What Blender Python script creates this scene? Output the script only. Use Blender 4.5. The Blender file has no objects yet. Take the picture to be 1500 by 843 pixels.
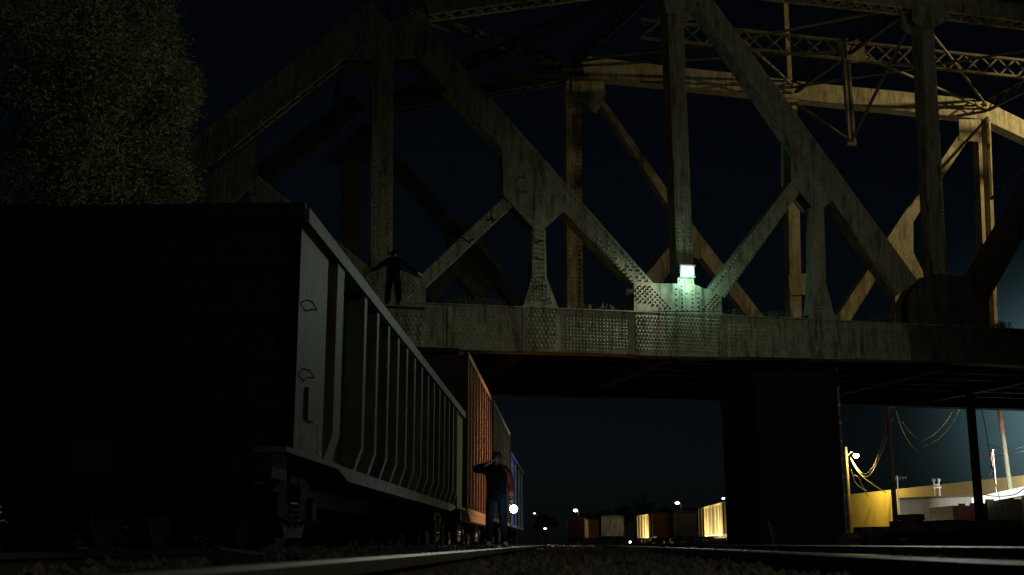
import bpy, bmesh, math, random
from mathutils import Vector, Matrix
random.seed(7)
S = bpy.context.scene
COL = S.collection
R = math.radians

# ------------------------------------------------------------------ camera model (photo survey in 1500 x 843 units)
F = 1716.0; TH = math.atan(375/1716); CX, CY = 750, 421.5
PSI = math.atan((828-750)/(F/math.cos(TH))); CAMH = 0.035
FW = Vector((-math.sin(PSI)*math.cos(TH), math.cos(PSI)*math.cos(TH), math.sin(TH)))
RT = Vector((math.cos(PSI), math.sin(PSI), 0))
UP = RT.cross(FW)
CAM = Vector((0, 0, CAMH))
def ray(px, py): return FW + (px-CX)/F*RT + (CY-py)/F*UP
def hit(px, py, p0, n):
    d = ray(px, py); return CAM + d*((p0-CAM).dot(n)/d.dot(n))
def onX(px, py, X): return hit(px, py, Vector((X,0,0)), Vector((1,0,0)))
def onY(px, py, Y): return hit(px, py, Vector((0,Y,0)), Vector((0,1,0)))

# ------------------------------------------------------------------ materials
def mat(name, col, rough=.7, metal=0, var=.25, scale=3., rust=None, rust_at=.6, stretch=.25, bump=.15, bscale=40., emit=None, es=0, spec=.35, grime=0):
    m = bpy.data.materials.new(name); m.use_nodes = True
    nt = m.node_tree; N = nt.nodes; L = nt.links
    b = N['Principled BSDF']
    b.inputs['Roughness'].default_value = rough; b.inputs['Metallic'].default_value = metal
    b.inputs['Specular IOR Level'].default_value = spec
    tc = N.new('ShaderNodeTexCoord')
    n1 = N.new('ShaderNodeTexNoise'); n1.inputs['Scale'].default_value = scale; n1.inputs['Detail'].default_value = 8; n1.inputs['Roughness'].default_value = .65
    L.new(tc.outputs['Object'], n1.inputs['Vector'])
    rp = N.new('ShaderNodeMapRange'); rp.inputs['From Min'].default_value = .3; rp.inputs['From Max'].default_value = .7
    rp.inputs['To Min'].default_value = 1-var; rp.inputs['To Max'].default_value = 1+var
    L.new(n1.outputs['Fac'], rp.inputs['Value'])
    mx = N.new('ShaderNodeVectorMath'); mx.operation = 'SCALE'; mx.inputs[0].default_value = col
    L.new(rp.outputs['Result'], mx.inputs['Scale'])
    out = mx.outputs['Vector']
    if rust:
        mp = N.new('ShaderNodeMapping'); mp.inputs['Scale'].default_value = (1, 1, stretch)
        L.new(tc.outputs['Object'], mp.inputs['Vector'])
        n2 = N.new('ShaderNodeTexNoise'); n2.inputs['Scale'].default_value = 2.2; n2.inputs['Detail'].default_value = 9; n2.inputs['Roughness'].default_value = .68
        L.new(mp.outputs['Vector'], n2.inputs['Vector'])
        r2 = N.new('ShaderNodeMapRange'); r2.inputs['From Min'].default_value = rust_at-.06; r2.inputs['From Max'].default_value = rust_at+.1
        L.new(n2.outputs['Fac'], r2.inputs['Value'])
        mm = N.new('ShaderNodeMix'); mm.data_type = 'RGBA'
        L.new(r2.outputs['Result'], mm.inputs['Factor']); L.new(out, mm.inputs[6]); mm.inputs[7].default_value = (*rust, 1)
        out = mm.outputs[2]
    if grime:
        mp = N.new('ShaderNodeMapping'); mp.inputs['Scale'].default_value = (3.4, 3.4, .42)
        L.new(tc.outputs['Object'], mp.inputs['Vector'])
        n4 = N.new('ShaderNodeTexNoise'); n4.inputs['Scale'].default_value = 1.6; n4.inputs['Detail'].default_value = 7; n4.inputs['Roughness'].default_value = .7
        L.new(mp.outputs['Vector'], n4.inputs['Vector'])
        r4 = N.new('ShaderNodeMapRange'); r4.inputs['From Min'].default_value = .50; r4.inputs['From Max'].default_value = .66; r4.inputs['To Max'].default_value = grime
        L.new(n4.outputs['Fac'], r4.inputs['Value'])
        m4 = N.new('ShaderNodeMix'); m4.data_type = 'RGBA'
        L.new(r4.outputs['Result'], m4.inputs['Factor']); L.new(out, m4.inputs[6]); m4.inputs[7].default_value = (col[0]*.12, col[1]*.12, col[2]*.14, 1)
        out = m4.outputs[2]
    L.new(out, b.inputs['Base Color'])
    if bump:
        n3 = N.new('ShaderNodeTexNoise'); n3.inputs['Scale'].default_value = bscale; n3.inputs['Detail'].default_value = 5
        L.new(tc.outputs['Object'], n3.inputs['Vector'])
        bp = N.new('ShaderNodeBump'); bp.inputs['Strength'].default_value = bump; bp.inputs['Distance'].default_value = .02
        L.new(n3.outputs['Fac'], bp.inputs['Height']); L.new(bp.outputs['Normal'], b.inputs['Normal'])
    if emit:
        b.inputs['Emission Color'].default_value = (*emit, 1); b.inputs['Emission Strength'].default_value = es
    return m
M = {}
M['bridge'] = mat('weathered bridge paint', (.30,.27,.18), .65, rust=(.10,.045,.016), rust_at=.585, var=.3, grime=.85)
M['bridge_far'] = mat('faded bridge paint', (.32,.275,.17), .7, rust=(.14,.06,.02), rust_at=.57, var=.3, grime=.8)
M['bridge_mid'] = mat('darker bracing paint', (.2,.165,.10), .75, rust=(.10,.045,.018), rust_at=.6, var=.3)  # bracing a tone darker than the truss members
M['bridge_shade'] = mat('shaded bridge paint', (.032,.029,.022), .75, rust=(.028,.015,.008), rust_at=.58, var=.3)  # bridge paint darkened to stand for members the light misses
M['bridge_dim'] = mat('grimy shaded bridge paint', (.10,.086,.058), .75, rust=(.06,.03,.013), rust_at=.56, var=.35, grime=.8)  # right half's shade put into the colour, with the middle gusset's dark rust
M['bridge_dark'] = mat('shaded floor steel', (.004,.004,.004), .8)  # near black colour holds the shade under the deck
M['concrete'] = mat('near black concrete', (.006,.006,.006), .95, rust=(.004,.004,.004), rust_at=.55)  # base colour taken down to near black
M['gond'] = mat('dark green grey gondola paint', (.112,.15,.085), .6, rust=(.10,.06,.028), rust_at=.585, var=.35, grime=.5)
M['gond_end'] = mat('shaded black gondola end', (.006,.006,.007), .75)  # near black so the end faces look unlit
M['boxcar'] = mat('oxide orange boxcar paint', (.25,.095,.045), .6, rust=(.12,.05,.025), rust_at=.62)
M['box_recess'] = mat('rusty shaded boxcar recess', (.09,.03,.015), .75, rust=(.05,.02,.01), rust_at=.56)  # recess between the ribs darkened in colour to stand for shade
M['box_end'] = mat('shaded boxcar end', (.022,.014,.012), .75)  # end walls' shade set in the base colour
M['grey_car'] = mat('pale grey car paint', (.3,.27,.22), .6, rust=(.14,.09,.05), rust_at=.6)
M['blue'] = mat('blue car paint', (.02,.09,.38), .5, rust=(.02,.04,.12), rust_at=.68)
M['truck'] = mat('greasy cast steel', (.018,.016,.014), .75)
M['rail'] = mat('worn rail steel', (.13,.12,.095), .42, metal=.8, var=.2, bump=.05)
M['railside'] = mat('rusty rail web', (.035,.026,.018), .8)
M['tie'] = mat('creosoted wood', (.03,.024,.018), .9, bump=.5, stretch=1)
M['stone'] = mat('ballast stone', (.16,.145,.12), .9, var=.5, scale=9)
M['ground'] = mat('ballast and dirt', (.10,.09,.07), .95, var=.5, scale=2.5, bump=1., bscale=14)
M['leaf'] = mat('olive leaves', (.062,.072,.024), .7, var=.55, scale=.9, bump=0)
M['leafdark'] = mat('dark leaves', (.02,.024,.012), .8, var=.5, scale=.7, bump=0)
M['bark'] = mat('bark', (.06,.05,.04), .9, bump=.6)
M['wood_pole'] = mat('weathered pole wood', (.12,.09,.06), .9, stretch=.1, bump=.4)
M['dark_pole'] = mat('dark creosoted pole wood', (.028,.022,.015), .9, stretch=.1, bump=.4)
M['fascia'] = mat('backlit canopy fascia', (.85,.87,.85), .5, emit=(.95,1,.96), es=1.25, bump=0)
M['cable'] = mat('cable sheath', (.13,.12,.10), .5, bump=0)
M['cable_dark'] = mat('black cable', (.02,.02,.02), .5, bump=0)
M['lampwhite'] = mat('lit lamp lens', (.9,.9,.9), .4, emit=(.8,.94,1), es=12, bump=0)
M['lampviolet'] = mat('lit yard lamp lens', (.9,.9,.9), .4, emit=(1,.86,.95), es=9, bump=0)
M['lampsod'] = mat('lit sodium lamp lens', (.9,.8,.6), .4, emit=(1,.82,.62), es=14, bump=0)
M['metal'] = mat('galvanised steel', (.25,.25,.24), .5, metal=.5)
M['black'] = mat('black painted metal', (.015,.015,.016), .5)
M['yellowwall'] = mat('lamplit yellow wall', (.50,.37,.10), .85, rust=(.40,.28,.08), rust_at=.6, var=.12, scale=1.2)  # lamplight's yellow put into one stretch of the warehouse wall
M['tanwall'] = mat('tan warehouse wall', (.42,.33,.16), .85, var=.12)
M['whitewall'] = mat('off white block wall', (.5,.49,.45), .85, rust=(.36,.35,.32), rust_at=.6, var=.1)
M['awning'] = mat('white awning sheet', (.8,.82,.8), .5, var=.04)
M['red'] = mat('red enamel', (.06,.006,.010), .4, var=.15)
M['brownwall'] = mat('dull brown wall', (.16,.14,.1), .9)
M['grey_pole'] = mat('grey green weathered pole', (.034,.036,.024), .9, stretch=.1, bump=.4)
M['redpaint'] = mat('faded red paint', (.045,.013,.012), .8, var=.3)
M['skin'] = mat('skin', (.17,.095,.065), .6, var=.08, bump=.05)
M['hair'] = mat('dark hair', (.02,.015,.012), .7)
M['jacket'] = mat('black jacket cloth', (.0035,.0035,.0045), .95, spec=.05)
M['jeans'] = mat('blue jeans', (.004,.007,.014), .95, spec=.05)
M['sleeve'] = mat('red orange sleeve cloth', (.16,.03,.014), .85)
M['shoe'] = mat('grey shoes', (.07,.07,.068), .7)
M['glove'] = mat('pale glove', (.6,.58,.52), .7)
M['eye'] = mat('eye', (.25,.22,.2), .3, bump=0)
M['brown_car'] = mat('rust brown car paint', (.09,.034,.017), .8)
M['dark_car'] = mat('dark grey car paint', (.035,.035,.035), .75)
M['yellow_car'] = mat('pale cream car paint', (.5,.42,.26), .6, rust=(.3,.2,.09), rust_at=.6)
M['graffiti'] = mat('dark spray paint', (.02,.025,.022), .7, bump=0)
M['stencil'] = mat('pale stencil paint', (.45,.42,.3), .7, bump=0)
M['weed'] = mat('dry weeds', (.12,.1,.05), .9, bump=0)
M['flagw'] = mat('flag cloth white', (.6,.55,.52), .8, bump=0)
M['flagr'] = mat('flag cloth red', (.45,.05,.05), .8, bump=0)
M['flagb'] = mat('flag cloth blue', (.03,.04,.2), .8, bump=0)

# ------------------------------------------------------------------ mesh builder
class MB:
    def __init__(s): s.v = []; s.f = []; s.mi = []
    def add(s, vs, fs, mi=0):
        o = len(s.v); s.v += [tuple(v) for v in vs]; s.f += [tuple(i+o for i in f) for f in fs]; s.mi += [mi]*len(fs)
    def box(s, a, b, mi=0):
        x0,y0,z0 = a; x1,y1,z1 = b
        s.add([(x0,y0,z0),(x1,y0,z0),(x1,y1,z0),(x0,y1,z0),(x0,y0,z1),(x1,y0,z1),(x1,y1,z1),(x0,y1,z1)],
              [(0,3,2,1),(4,5,6,7),(0,1,5,4),(1,2,6,5),(2,3,7,6),(3,0,4,7)], mi)
        return s
    def bar(s, p, q, w, h, up=(0,0,1), mi=0):
        p = Vector(p); q = Vector(q); d = (q-p).normalized(); up = Vector(up)
        sd = d.cross(up)
        if sd.length < 1e-4: sd = d.cross(Vector((0,1,0)))
        sd.normalize(); u2 = sd.cross(d).normalized()
        sd *= w/2; u2 *= h/2
        s.add([p-sd-u2,p+sd-u2,p+sd+u2,p-sd+u2,q-sd-u2,q+sd-u2,q+sd+u2,q-sd+u2],
              [(0,3,2,1),(4,5,6,7),(0,1,5,4),(1,2,6,5),(2,3,7,6),(3,0,4,7)][::1], mi)
        return s
    def tube(s, pts, r, n=8, mi=0, cap=True):
        pts = [Vector(p) for p in pts]; rs = r if isinstance(r,(list,tuple)) else [r]*len(pts)
        vs = []; fs = []
        for i,p in enumerate(pts):
            d = (pts[min(i+1,len(pts)-1)]-pts[max(i-1,0)]).normalized()
            a = d.cross(Vector((0,0,1)))
            if a.length < .05: a = d.cross(Vector((0,1,0)))
            a.normalize(); b = a.cross(d)
            for k in range(n):
                t = 2*math.pi*k/n; vs.append(p+(a*math.cos(t)+b*math.sin(t))*rs[i])
        for i in range(len(pts)-1):
            for k in range(n):
                fs.append((i*n+k, i*n+(k+1)%n, (i+1)*n+(k+1)%n, (i+1)*n+k))
        if cap: fs += [tuple(range(n))[::-1], tuple((len(pts)-1)*n+k for k in range(n))]
        s.add(vs, fs, mi); return s
    def prism(s, poly, v0, v1, mi=0):          # polygon in (x, z), extruded along local y
        n = len(poly)
        if sum(poly[i][0]*poly[(i+1)%n][1]-poly[(i+1)%n][0]*poly[i][1] for i in range(n)) < 0: poly = poly[::-1]
        s.add([(x,v0,z) for x,z in poly]+[(x,v1,z) for x,z in poly],
              [tuple(range(n)), tuple(range(n,2*n))[::-1]]+[(i,i+n,(i+1)%n+n,(i+1)%n) for i in range(n)], mi)
        return s
    def rivet(s, x, z, v, r=.032, h=.028):
        r *= 1.22; h *= 1.5
        vs = []; n = 7
        for rr,hh in ((r,0),(r*.75,h*.65)):
            for k in range(n):
                t = 2*math.pi*k/n; vs.append((x+rr*math.cos(t), v-hh, z+rr*math.sin(t)))
        vs.append((x, v-h, z))
        s.add(vs, [(k,(k+1)%n,n+(k+1)%n,n+k) for k in range(n)]+[(n+k,n+(k+1)%n,2*n) for k in range(n)])
    def build(s, name, m, parent=None, smooth=False, loc=None):
        me = bpy.data.meshes.new(name); me.from_pydata(s.v, [], s.f)
        ms = m if isinstance(m,(list,tuple)) else [m]
        for k in ms: me.materials.append(k)
        if len(ms) > 1: me.polygons.foreach_set('material_index', s.mi)
        if smooth: me.polygons.foreach_set('use_smooth', [True]*len(me.polygons))
        me.update()
        o = bpy.data.objects.new(name, me); COL.objects.link(o)
        if parent: o.parent = parent
        if loc is not None: o.location = loc
        return o
def tag(o, label, cat, group=None, kind=None):
    if label: o['label'] = label
    if cat: o['category'] = cat
    if group: o['group'] = group
    if kind: o['kind'] = kind
    return o
def thing(name, label, cat, loc=(0,0,0), rz=0, group=None):
    o = bpy.data.objects.new(name, None); COL.objects.link(o); o.location = loc; o.rotation_euler = (0,0,rz); o.empty_display_size = .2
    return tag(o, label, cat, group)
def copy_tree(o, parent=None):
    c = o.copy(); COL.objects.link(c); c.parent = parent
    for ch in list(o.children): copy_tree(ch, c)
    return c
def lamp(name, kind, loc, power, col, size=.1, **k):
    l = bpy.data.lights.new(name, kind); l.energy = power; l.color = col
    if kind in ('POINT','SPOT'): l.shadow_soft_size = size
    for a,b in k.items():
        if a != 'aim': setattr(l, a, b)
    o = bpy.data.objects.new(name, l); COL.objects.link(o); o.location = loc
    if 'aim' in k: o.rotation_euler = (Vector(k['aim'])-Vector(loc)).to_track_quat('-Z','Y').to_euler()
    return o
def inside(p, poly):
    x,y = p; c = False; n = len(poly)
    for i in range(n):
        x1,y1 = poly[i]; x2,y2 = poly[(i+1)%n]
        if (y1>y)!=(y2>y) and x < (x2-x1)*(y-y1)/(y2-y1)+x1: c = not c
    return c

# ------------------------------------------------------------------ ground, ballast, tracks
g = MB(); g.add([(-900,-60,0),(900,-60,0),(900,1500,0),(-900,1500,0)], [(0,1,2,3)])
tag(g.build('ground', M['ground'], loc=(0,0,-.20)), None, None, kind='structure')

st = MB()
def stone(x, y, z, r):
    vs = []
    for sx,sy,sz in ((1,0,0),(-1,0,0),(0,1,0),(0,-1,0),(0,0,1),(0,0,-1)):
        vs.append((x+sx*r*random.uniform(.6,1.2)+random.uniform(-.3,.3)*r, y+sy*r*random.uniform(.6,1.2)+random.uniform(-.3,.3)*r, z+sz*r*random.uniform(.5,1.)+random.uniform(-.2,.2)*r))
    st.add(vs, [(0,2,4),(2,1,4),(1,3,4),(3,0,4),(2,0,5),(1,2,5),(3,1,5),(0,3,5)])
for i in range(9000):
    y = .5+45*random.random()**2.2; x = .2+random.uniform(-.68,.68)
    stone(x, y, -.105+random.uniform(-.03,.035), random.uniform(.018,.045)*(1+y*.015))
for i in range(9000):
    y = .8+60*random.random()**1.8; x = random.uniform(-6.5,-.75) if random.random()<.6 else random.uniform(1.15,8.5)
    if abs(x+3.48)<.1 or abs(x+4.98)<.1 or abs(x-4.35)<.1 or abs(x-5.85)<.1: continue
    stone(x, y, -.15+random.uniform(-.03,.05), random.uniform(.025,.06)*(1+y*.012))
for i in range(1500):                       # low drift of spilled stone beside the standing train
    y = random.uniform(9,30); x = random.gauss(-2.2,.35)
    stone(x, y, -.12+random.uniform(0,.11)*math.exp(-((x+2.2)/.35)**2), random.uniform(.03,.07))
tag(st.build('ballast', M['stone']), None, None, kind='stuff')

def railprofile(mb, x, z, y0, y1):
    pr = [(-.07,-.17),(.07,-.17),(.07,-.155),(.012,-.13),(.010,-.05),(.036,-.04),(.037,-.008),(.028,0),(-.028,0),(-.037,-.008),(-.036,-.04),(-.010,-.05),(-.012,-.13),(-.07,-.155)]
    n = len(pr); vs = [(x+a,y0,z+b) for a,b in pr]+[(x+a,y1,z+b) for a,b in pr]
    for i in range(n):
        j = (i+1)%n; mb.add([vs[i],vs[j],vs[n+j],vs[n+i]], [(3,2,1,0)], 0 if i in (6,7,8) else 1)
    mb.add(vs[:n], [tuple(range(n))], 1)
def track(label, xc, z, y0=-3, y1=320):
    t = thing('railway_track', label, 'track', (xc,0,z-.17))
    for s in (-.7525,.7525):
        m = MB(); railprofile(m, s, .17, y0, y1); m.build('rail', [M['rail'],M['railside']], t)
    m = MB(); m.box((-1.28,-.11,-.09),(1.28,.11,.008))
    me = None
    for k in range(90):
        if me is None: o = m.build('tie', M['tie'], t); me = o
        else:
            o = me.copy(); COL.objects.link(o); o.parent = t
        o.location = (random.uniform(-.03,.03), .7+k*.56, 0); o.rotation_euler = (0,0,random.uniform(-.02,.02))
track('bare railway track nearest the camera with shiny worn rails', .2, 0)
track('railway track carrying the standing freight train', -4.22, -.022)
track('empty railway track running beside the dark bridge pier', 5.1, 0)
o = MB(); o.box((-.10,-.10,-.17),(.10,.10,.03)); bl = o.build('timber_block', M['tie'], loc=(-1.62,5.9,-.03)); bl.rotation_euler = (.1,.12,.5)
tag(bl, 'dark offcut of creosoted timber lying between the two left tracks', 'timber')

# ------------------------------------------------------------------ bridge
PHI = PSI+R(13.5)
BU = Vector((math.cos(PHI), math.sin(PHI), 0)); BV = Vector((-math.sin(PHI), math.cos(PHI), 0))
BO = onY(990,480,40.0); BO.z = 0
W = 9.9
def uz(px, py, v=0):
    p = hit(px, py, BO+BV*v, BV)-BO; return (p.dot(BU), p.z)
def P(pts, v=0): return [uz(a,b,v) for a,b in pts]
bridge = thing('truss_bridge', 'riveted steel truss bridge carrying the road over the rail yard', 'bridge', BO, PHI)
BR, BF = M['bridge'], M['bridge_far']
CU = uz(1380,400)[0]                         # the bridge is symmetrical about its middle post
def mir(poly): return [(2*CU-x, z) for x,z in poly]
def grid(mb, poly, v, pu=.118, pz=.122, ang=0, inset=.05, stag=False, keep=1., r=.032):
    us = [p[0] for p in poly]; zs = [p[1] for p in poly]; cu, cz = (min(us)+max(us))/2, (min(zs)+max(zs))/2
    rad = max(max(us)-min(us), max(zs)-min(zs)); ca, sa = math.cos(ang), math.sin(ang)
    n = int(rad/min(pu,pz))+1
    for i in range(-n,n+1):
        for j in range(-n,n+1):
            a = (i+(.5 if stag and j%2 else 0))*pu; b = j*pz
            x = cu+a*ca-b*sa; z = cz+a*sa+b*ca
            if all(inside((x+dx,z+dz),poly) for dx,dz in ((inset,0),(-inset,0),(0,inset),(0,-inset))) and random.random()<keep:
                mb.rivet(x+random.uniform(-.004,.004), z, v, r)
def rrow(mb, p, q, v, pitch=.13, r=.032):
    p = Vector(p); q = Vector(q); n = max(1,int((q-p).length/pitch))
    for i in range(n+1):
        t = p.lerp(q, i/n); mb.rivet(t.x, t.y, v, r)
def wband(poly): return poly
def member(name, poly, v0=.0, v1=.7, rows=True, grid_=None, v=0, m=BR, mirror=True, rr=.03):
    mb = MB(); mb.prism(poly, v0, v1)
    if rows and len(poly) == 4:            # (left start, right start, right end, left end)
        a,b,c,d = [Vector(p) for p in poly]
        for t in (.14,.86): rrow(mb, a.lerp(b,t), d.lerp(c,t), v0, .15, rr)
    if grid_: grid(mb, poly, v0, **grid_)
    o = mb.build(name, m, bridge)
    if mirror:
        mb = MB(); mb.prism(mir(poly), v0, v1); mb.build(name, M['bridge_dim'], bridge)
    return o
def seglong(a, b, n):                       # n evenly spaced stations between two 2D points
    return [Vector(a).lerp(Vector(b), i/n) for i in range(n+1)]
def lacedbox(name, lo0, lo1, thick, v0, v1, m, mirror=True, rivets=True, lace=.55):
    """box member with solid sides and top cover and a laced underside; lo0-lo1 is its lower edge in (u, z)"""
    for flip in ((0,1) if mirror else (0,)):
        a = Vector((lo0[0],lo0[1])); b = Vector((lo1[0],lo1[1]))
        if flip: a.x = 2*CU-a.x; b.x = 2*CU-b.x
        if a.x > b.x: a,b = b,a
        d = (b-a).normalized(); nn = Vector((-d.y,d.x))
        mb = MB()
        A0,B0 = a, b; A1,B1 = a+nn*thick, b+nn*thick
        pl = [tuple(A0),tuple(B0),tuple(B1),tuple(A1)]
        mb.prism(pl, v0, v0+.05); mb.prism(pl, v1-.05, v1)
        cp = [tuple(A1),tuple(B1),tuple(B1+nn*.04),tuple(A1+nn*.04)]
        mb.prism(cp, v0-.05, v1+.05)
        for vv in (v0+.05, v1-.05-.12):     # inner flange angles at the bottom
            fl = [tuple(A0+nn*.003),tuple(B0+nn*.003),tuple(B0+nn*.02),tuple(A0+nn*.02)]
            mb.prism(fl, vv, vv+.12)
        L = (b-a).length; n = int(L/lace)
        for i in range(n):
            p,q = a.lerp(b,i/n)+nn*.03, a.lerp(b,(i+1)/n)+nn*.03
            for s,e in ((v0+.08,v1-.08),(v1-.08,v0+.08)):
                mb.bar((p.x,s,p.y),(q.x,e,q.y),.07,.015,(nn.x,0,nn.y))
        if rivets and not flip:
            for t in (.1,.9): rrow(mb, a+nn*thick*t, b+nn*thick*t, v0, .16)
        mb.build(name, m, bridge)
DV = .72
# bottom chord: solid box from end to end, top flange standing proud
# (drawn for the left half and mirrored)
tl = [(-330,392),(200,424),(625,446),(1060,463),(1330,476),(1380,478)]; blw = [(1380,529),(1330,528),(1060,522.5),(620,511),(200,500),(-330,486)]
half = P(tl+blw)
tlu = P(tl); blu = P(blw)
full = tlu+[(2*CU-x,z) for x,z in reversed(tlu[:-1])]+[(2*CU-x,z) for x,z in blu[1:][::-1]][0:0]
full = tlu+[(2*CU-x,z) for x,z in reversed(tlu)]+[(2*CU-x,z) for x,z in reversed(blu)]+blu
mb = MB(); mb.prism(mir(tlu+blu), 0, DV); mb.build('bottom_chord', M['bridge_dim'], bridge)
mb = MB(); mb.prism(tlu+blu, 0, DV)
for a,b in zip(tlu, tlu[1:]):
    mb.prism([a,b,(b[0],b[1]+.035),(a[0],a[1]+.035)], -.10, DV+.1)
    mb.prism(mir([a,b,(b[0],b[1]+.035),(a[0],a[1]+.035)]), -.10, DV+.1)
def chordsec(x0,x1,**k):
    import bisect
    def yt(x): return 446+(x-625)*(476-446)/(1330-625)
    def yb(x): return 511+(x-620)*(528-511)/(1330-620)
    grid(mb, P([(x0,yt(x0)+4),(x1,yt(x1)+4),(x1,yb(x1)-1),(x0,yb(x0)-1)]), 0, **k)
chordsec(628,654, pu=.2, pz=.14, keep=.8); chordsec(664,761, pu=.19, pz=.155, stag=True, keep=.93); chordsec(823,924, pu=.118, pz=.118)
chordsec(1063,1180, pu=.15, pz=.14, keep=.85); chordsec(1238,1322, pu=.16, pz=.14, keep=.8)
mb.build('bottom_chord', BR, bridge)
for x in (657.5, 1150, 1255):                # stiffener angles on the chord web
    yt = 446+(x-625)*(30/705); yb = 511+(x-620)*(17/710)
    if x != 1150:
        m = MB(); m.prism(P([(x-2.5,yt+2),(x+2.5,yt+2),(x+2.5,yb-1),(x-2.5,yb-1)]), -.09, 0); m.build('stiffener', BR, bridge)
# gussets
gv = -.055
def gusset(poly, grids=(), rows=(), mirror=True, back=True, v=gv, gm=BR):
    q = P(poly); m = MB(); m.prism(q, v, -.002)
    if back: m.prism(q, DV+.002, DV+.055)
    for gp,k in grids: grid(m, P(gp), v, **k)
    for a,b,pitch in rows: rrow(m, uz(*a), uz(*b), v, pitch)
    m.build('gusset_plate', gm, bridge)
    if mirror:
        m = MB(); m.prism(mir(q), v, -.002)
        if back: m.prism(mir(q), DV+.002, DV+.055)
        m.build('gusset_plate', BR, bridge)
gusset([(505,398),(545,392),(577,394),(601,402),(623,416),(624,512),(505,508)],
    [([(505,455),(622,455),(622,509),(505,507)], dict(pu=.16,pz=.15,stag=True,r=.036)), ([(575,412),(606,408),(622,421),(590,450),(570,450)], dict(ang=R(47),pu=.11,pz=.12)),
     ([(510,402),(573,398),(573,452),(510,452)], dict(pu=.13,pz=.13,keep=.9))])
gusset([(735,206),(737,288),(780,334),(799,334),(828,308),(842,298),(770,213),(750,196)],
    [([(778,270),(796,270),(798,330),(781,330)], dict(pu=.11,pz=.115)), ([(742,210),(748,204),(838,296),(828,304)], dict(ang=R(-48),pu=.12,pz=.13)),
     ([(741,278),(775,243),(781,250),(748,284)], dict(ang=R(47),pu=.1,pz=.12))])
gusset([(765,449),(817,449),(818,516),(765,514.5)], [([(766,452),(816,452),(816,513),(766,512)], dict(pu=.15,pz=.145,stag=True,r=.036))])
gusset([(928,414.6),(953,415.5),(993,416.5),(1018,418),(1040,427),(1056,435),(1057,457),(928,456)],
    [([(930,417),(950,417),(990,452),(968,454),(930,440)], dict(ang=R(-45),pu=.125,pz=.125,r=.036,inset=.03)), ([(1022,455),(1048,429),(1054,436),(1054,447),(1040,455)], dict(ang=R(48),pu=.115,pz=.12,r=.036,inset=.02))],
    [((990,424),(991,455),.15),((1021,430),(1021,455),.15),((998,420),(999,455),.13),((1013,420),(1013.5,455),.13),((1005,430),(1006,454),.3)])
gusset([(930,458),(1057,458),(1057,524),(931,521)], [([(931,459),(1056,459),(1056,521),(931,518)], dict(pu=.122,pz=.125,stag=True,inset=.04,r=.034))], v=-.075)
gusset([(1158,197),(1158,264),(1189,304),(1207,304),(1224,291),(1238,282),(1172,190)],
    [([(1189,245),(1206,245),(1207,300),(1191,300)], dict(pu=.12,pz=.12,keep=.8)), ([(1162,202),(1168,198),(1233,282),(1224,288)], dict(ang=R(-53),pu=.14,pz=.14,keep=.8))])
gusset([(1184,460),(1230,462),(1232,527),(1186,526)], [([(1186,464),(1229,465),(1230,523),(1187,522)], dict(pu=.15,pz=.145,keep=.85))])
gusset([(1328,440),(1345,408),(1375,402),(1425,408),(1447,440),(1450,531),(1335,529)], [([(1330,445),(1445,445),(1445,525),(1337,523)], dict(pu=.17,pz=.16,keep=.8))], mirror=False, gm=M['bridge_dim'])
gusset([(506,88),(571,33),(600,22),(628,20),(632,78),(612,87),(577,88),(545,88)], [([(520,86),(571,40),(626,26),(626,76),(575,84)], dict(pu=.22,pz=.22,keep=.8))])
gusset([(377,204),(377,262),(362,281),(338,302),(300,302),(279,283),(255,304),(262,296)], [([(310,250),(335,240),(338,298),(303,298)], dict(pu=.14,pz=.14))])
gusset([(968,-30),(1003,-32),(1032,-26),(1040,12),(1003,22),(975,20)])
gusset([(1335,2),(1385,6),(1384,32),(1368,42),(1348,40),(1336,30)], mirror=False)
# web members
member('vertical_post', P([(546,84),(577,84),(575,400),(543,400)]), grid_=dict(pu=.2,pz=.2,keep=.8,inset=.08))
member('vertical_post', P([(976,-40),(999,-40),(1017,424),(993,424)]), grid_=dict(pu=.24,pz=.16,keep=.7,inset=.07))
member('vertical_post', P([(1349,20),(1367,20),(1389,412),(1369,412)]), mirror=False)
member('diagonal', P([(606,82),(622,33),(958,416),(928,416)]), .0, .68, grid_=dict(ang=R(-47),pu=.16,pz=.16,keep=.55,inset=.07))
member('diagonal', P([(1010,-8),(1042,-4),(1345,412),(1316,432)]), .0, .68)
member('diagonal_strut', P([(736,291),(752,302),(617,428),(600,418)]), .0, .6)
member('diagonal_strut', P([(1159,266),(1171,283),(1061,437),(1036,428)]), .0, .6)
member('diagonal_strut', P([(377,256),(362,280),(535,420),(556,404)]), .0, .6)
member('hanger', P([(780,333),(799,333),(801,407),(779,407)]), .0, .5, rows=True)
member('hanger', P([(779,406),(801,406),(817,449.5),(766,449.5)]), .0, .5, grid_=dict(pu=.11,pz=.12,inset=.16))
member('hanger', P([(1189,303),(1207,303),(1210,416),(1191,416)]), .0, .5)
member('hanger', P([(1191,415),(1210,415),(1222,460.5),(1186,460.5)]), .0, .5, grid_=dict(pu=.11,pz=.12,inset=.14))
member('hanger', P([(303,300),(338,300),(344,440),(296,440)]), .0, .5, rows=False)
# end posts and top chord
EP0 = uz(-60,560); 
lacedbox('end_post', uz(-40,520), uz(571,33), .95, -.03, DV+.03, BR)
lacedbox('top_chord', uz(628,21), uz(985,-28), .72, -.03, DV+.03, BR)
tcA = uz(985,-28); tcB = uz(1360,14); tcB = (CU, (tcA[1]+tcB[1])/2); tcA = (tcA[0], tcB[1])
lacedbox('top_chord', uz(985,-27), (CU, uz(1360,14)[1]), .66, -.03, DV+.03, BR)

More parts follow.
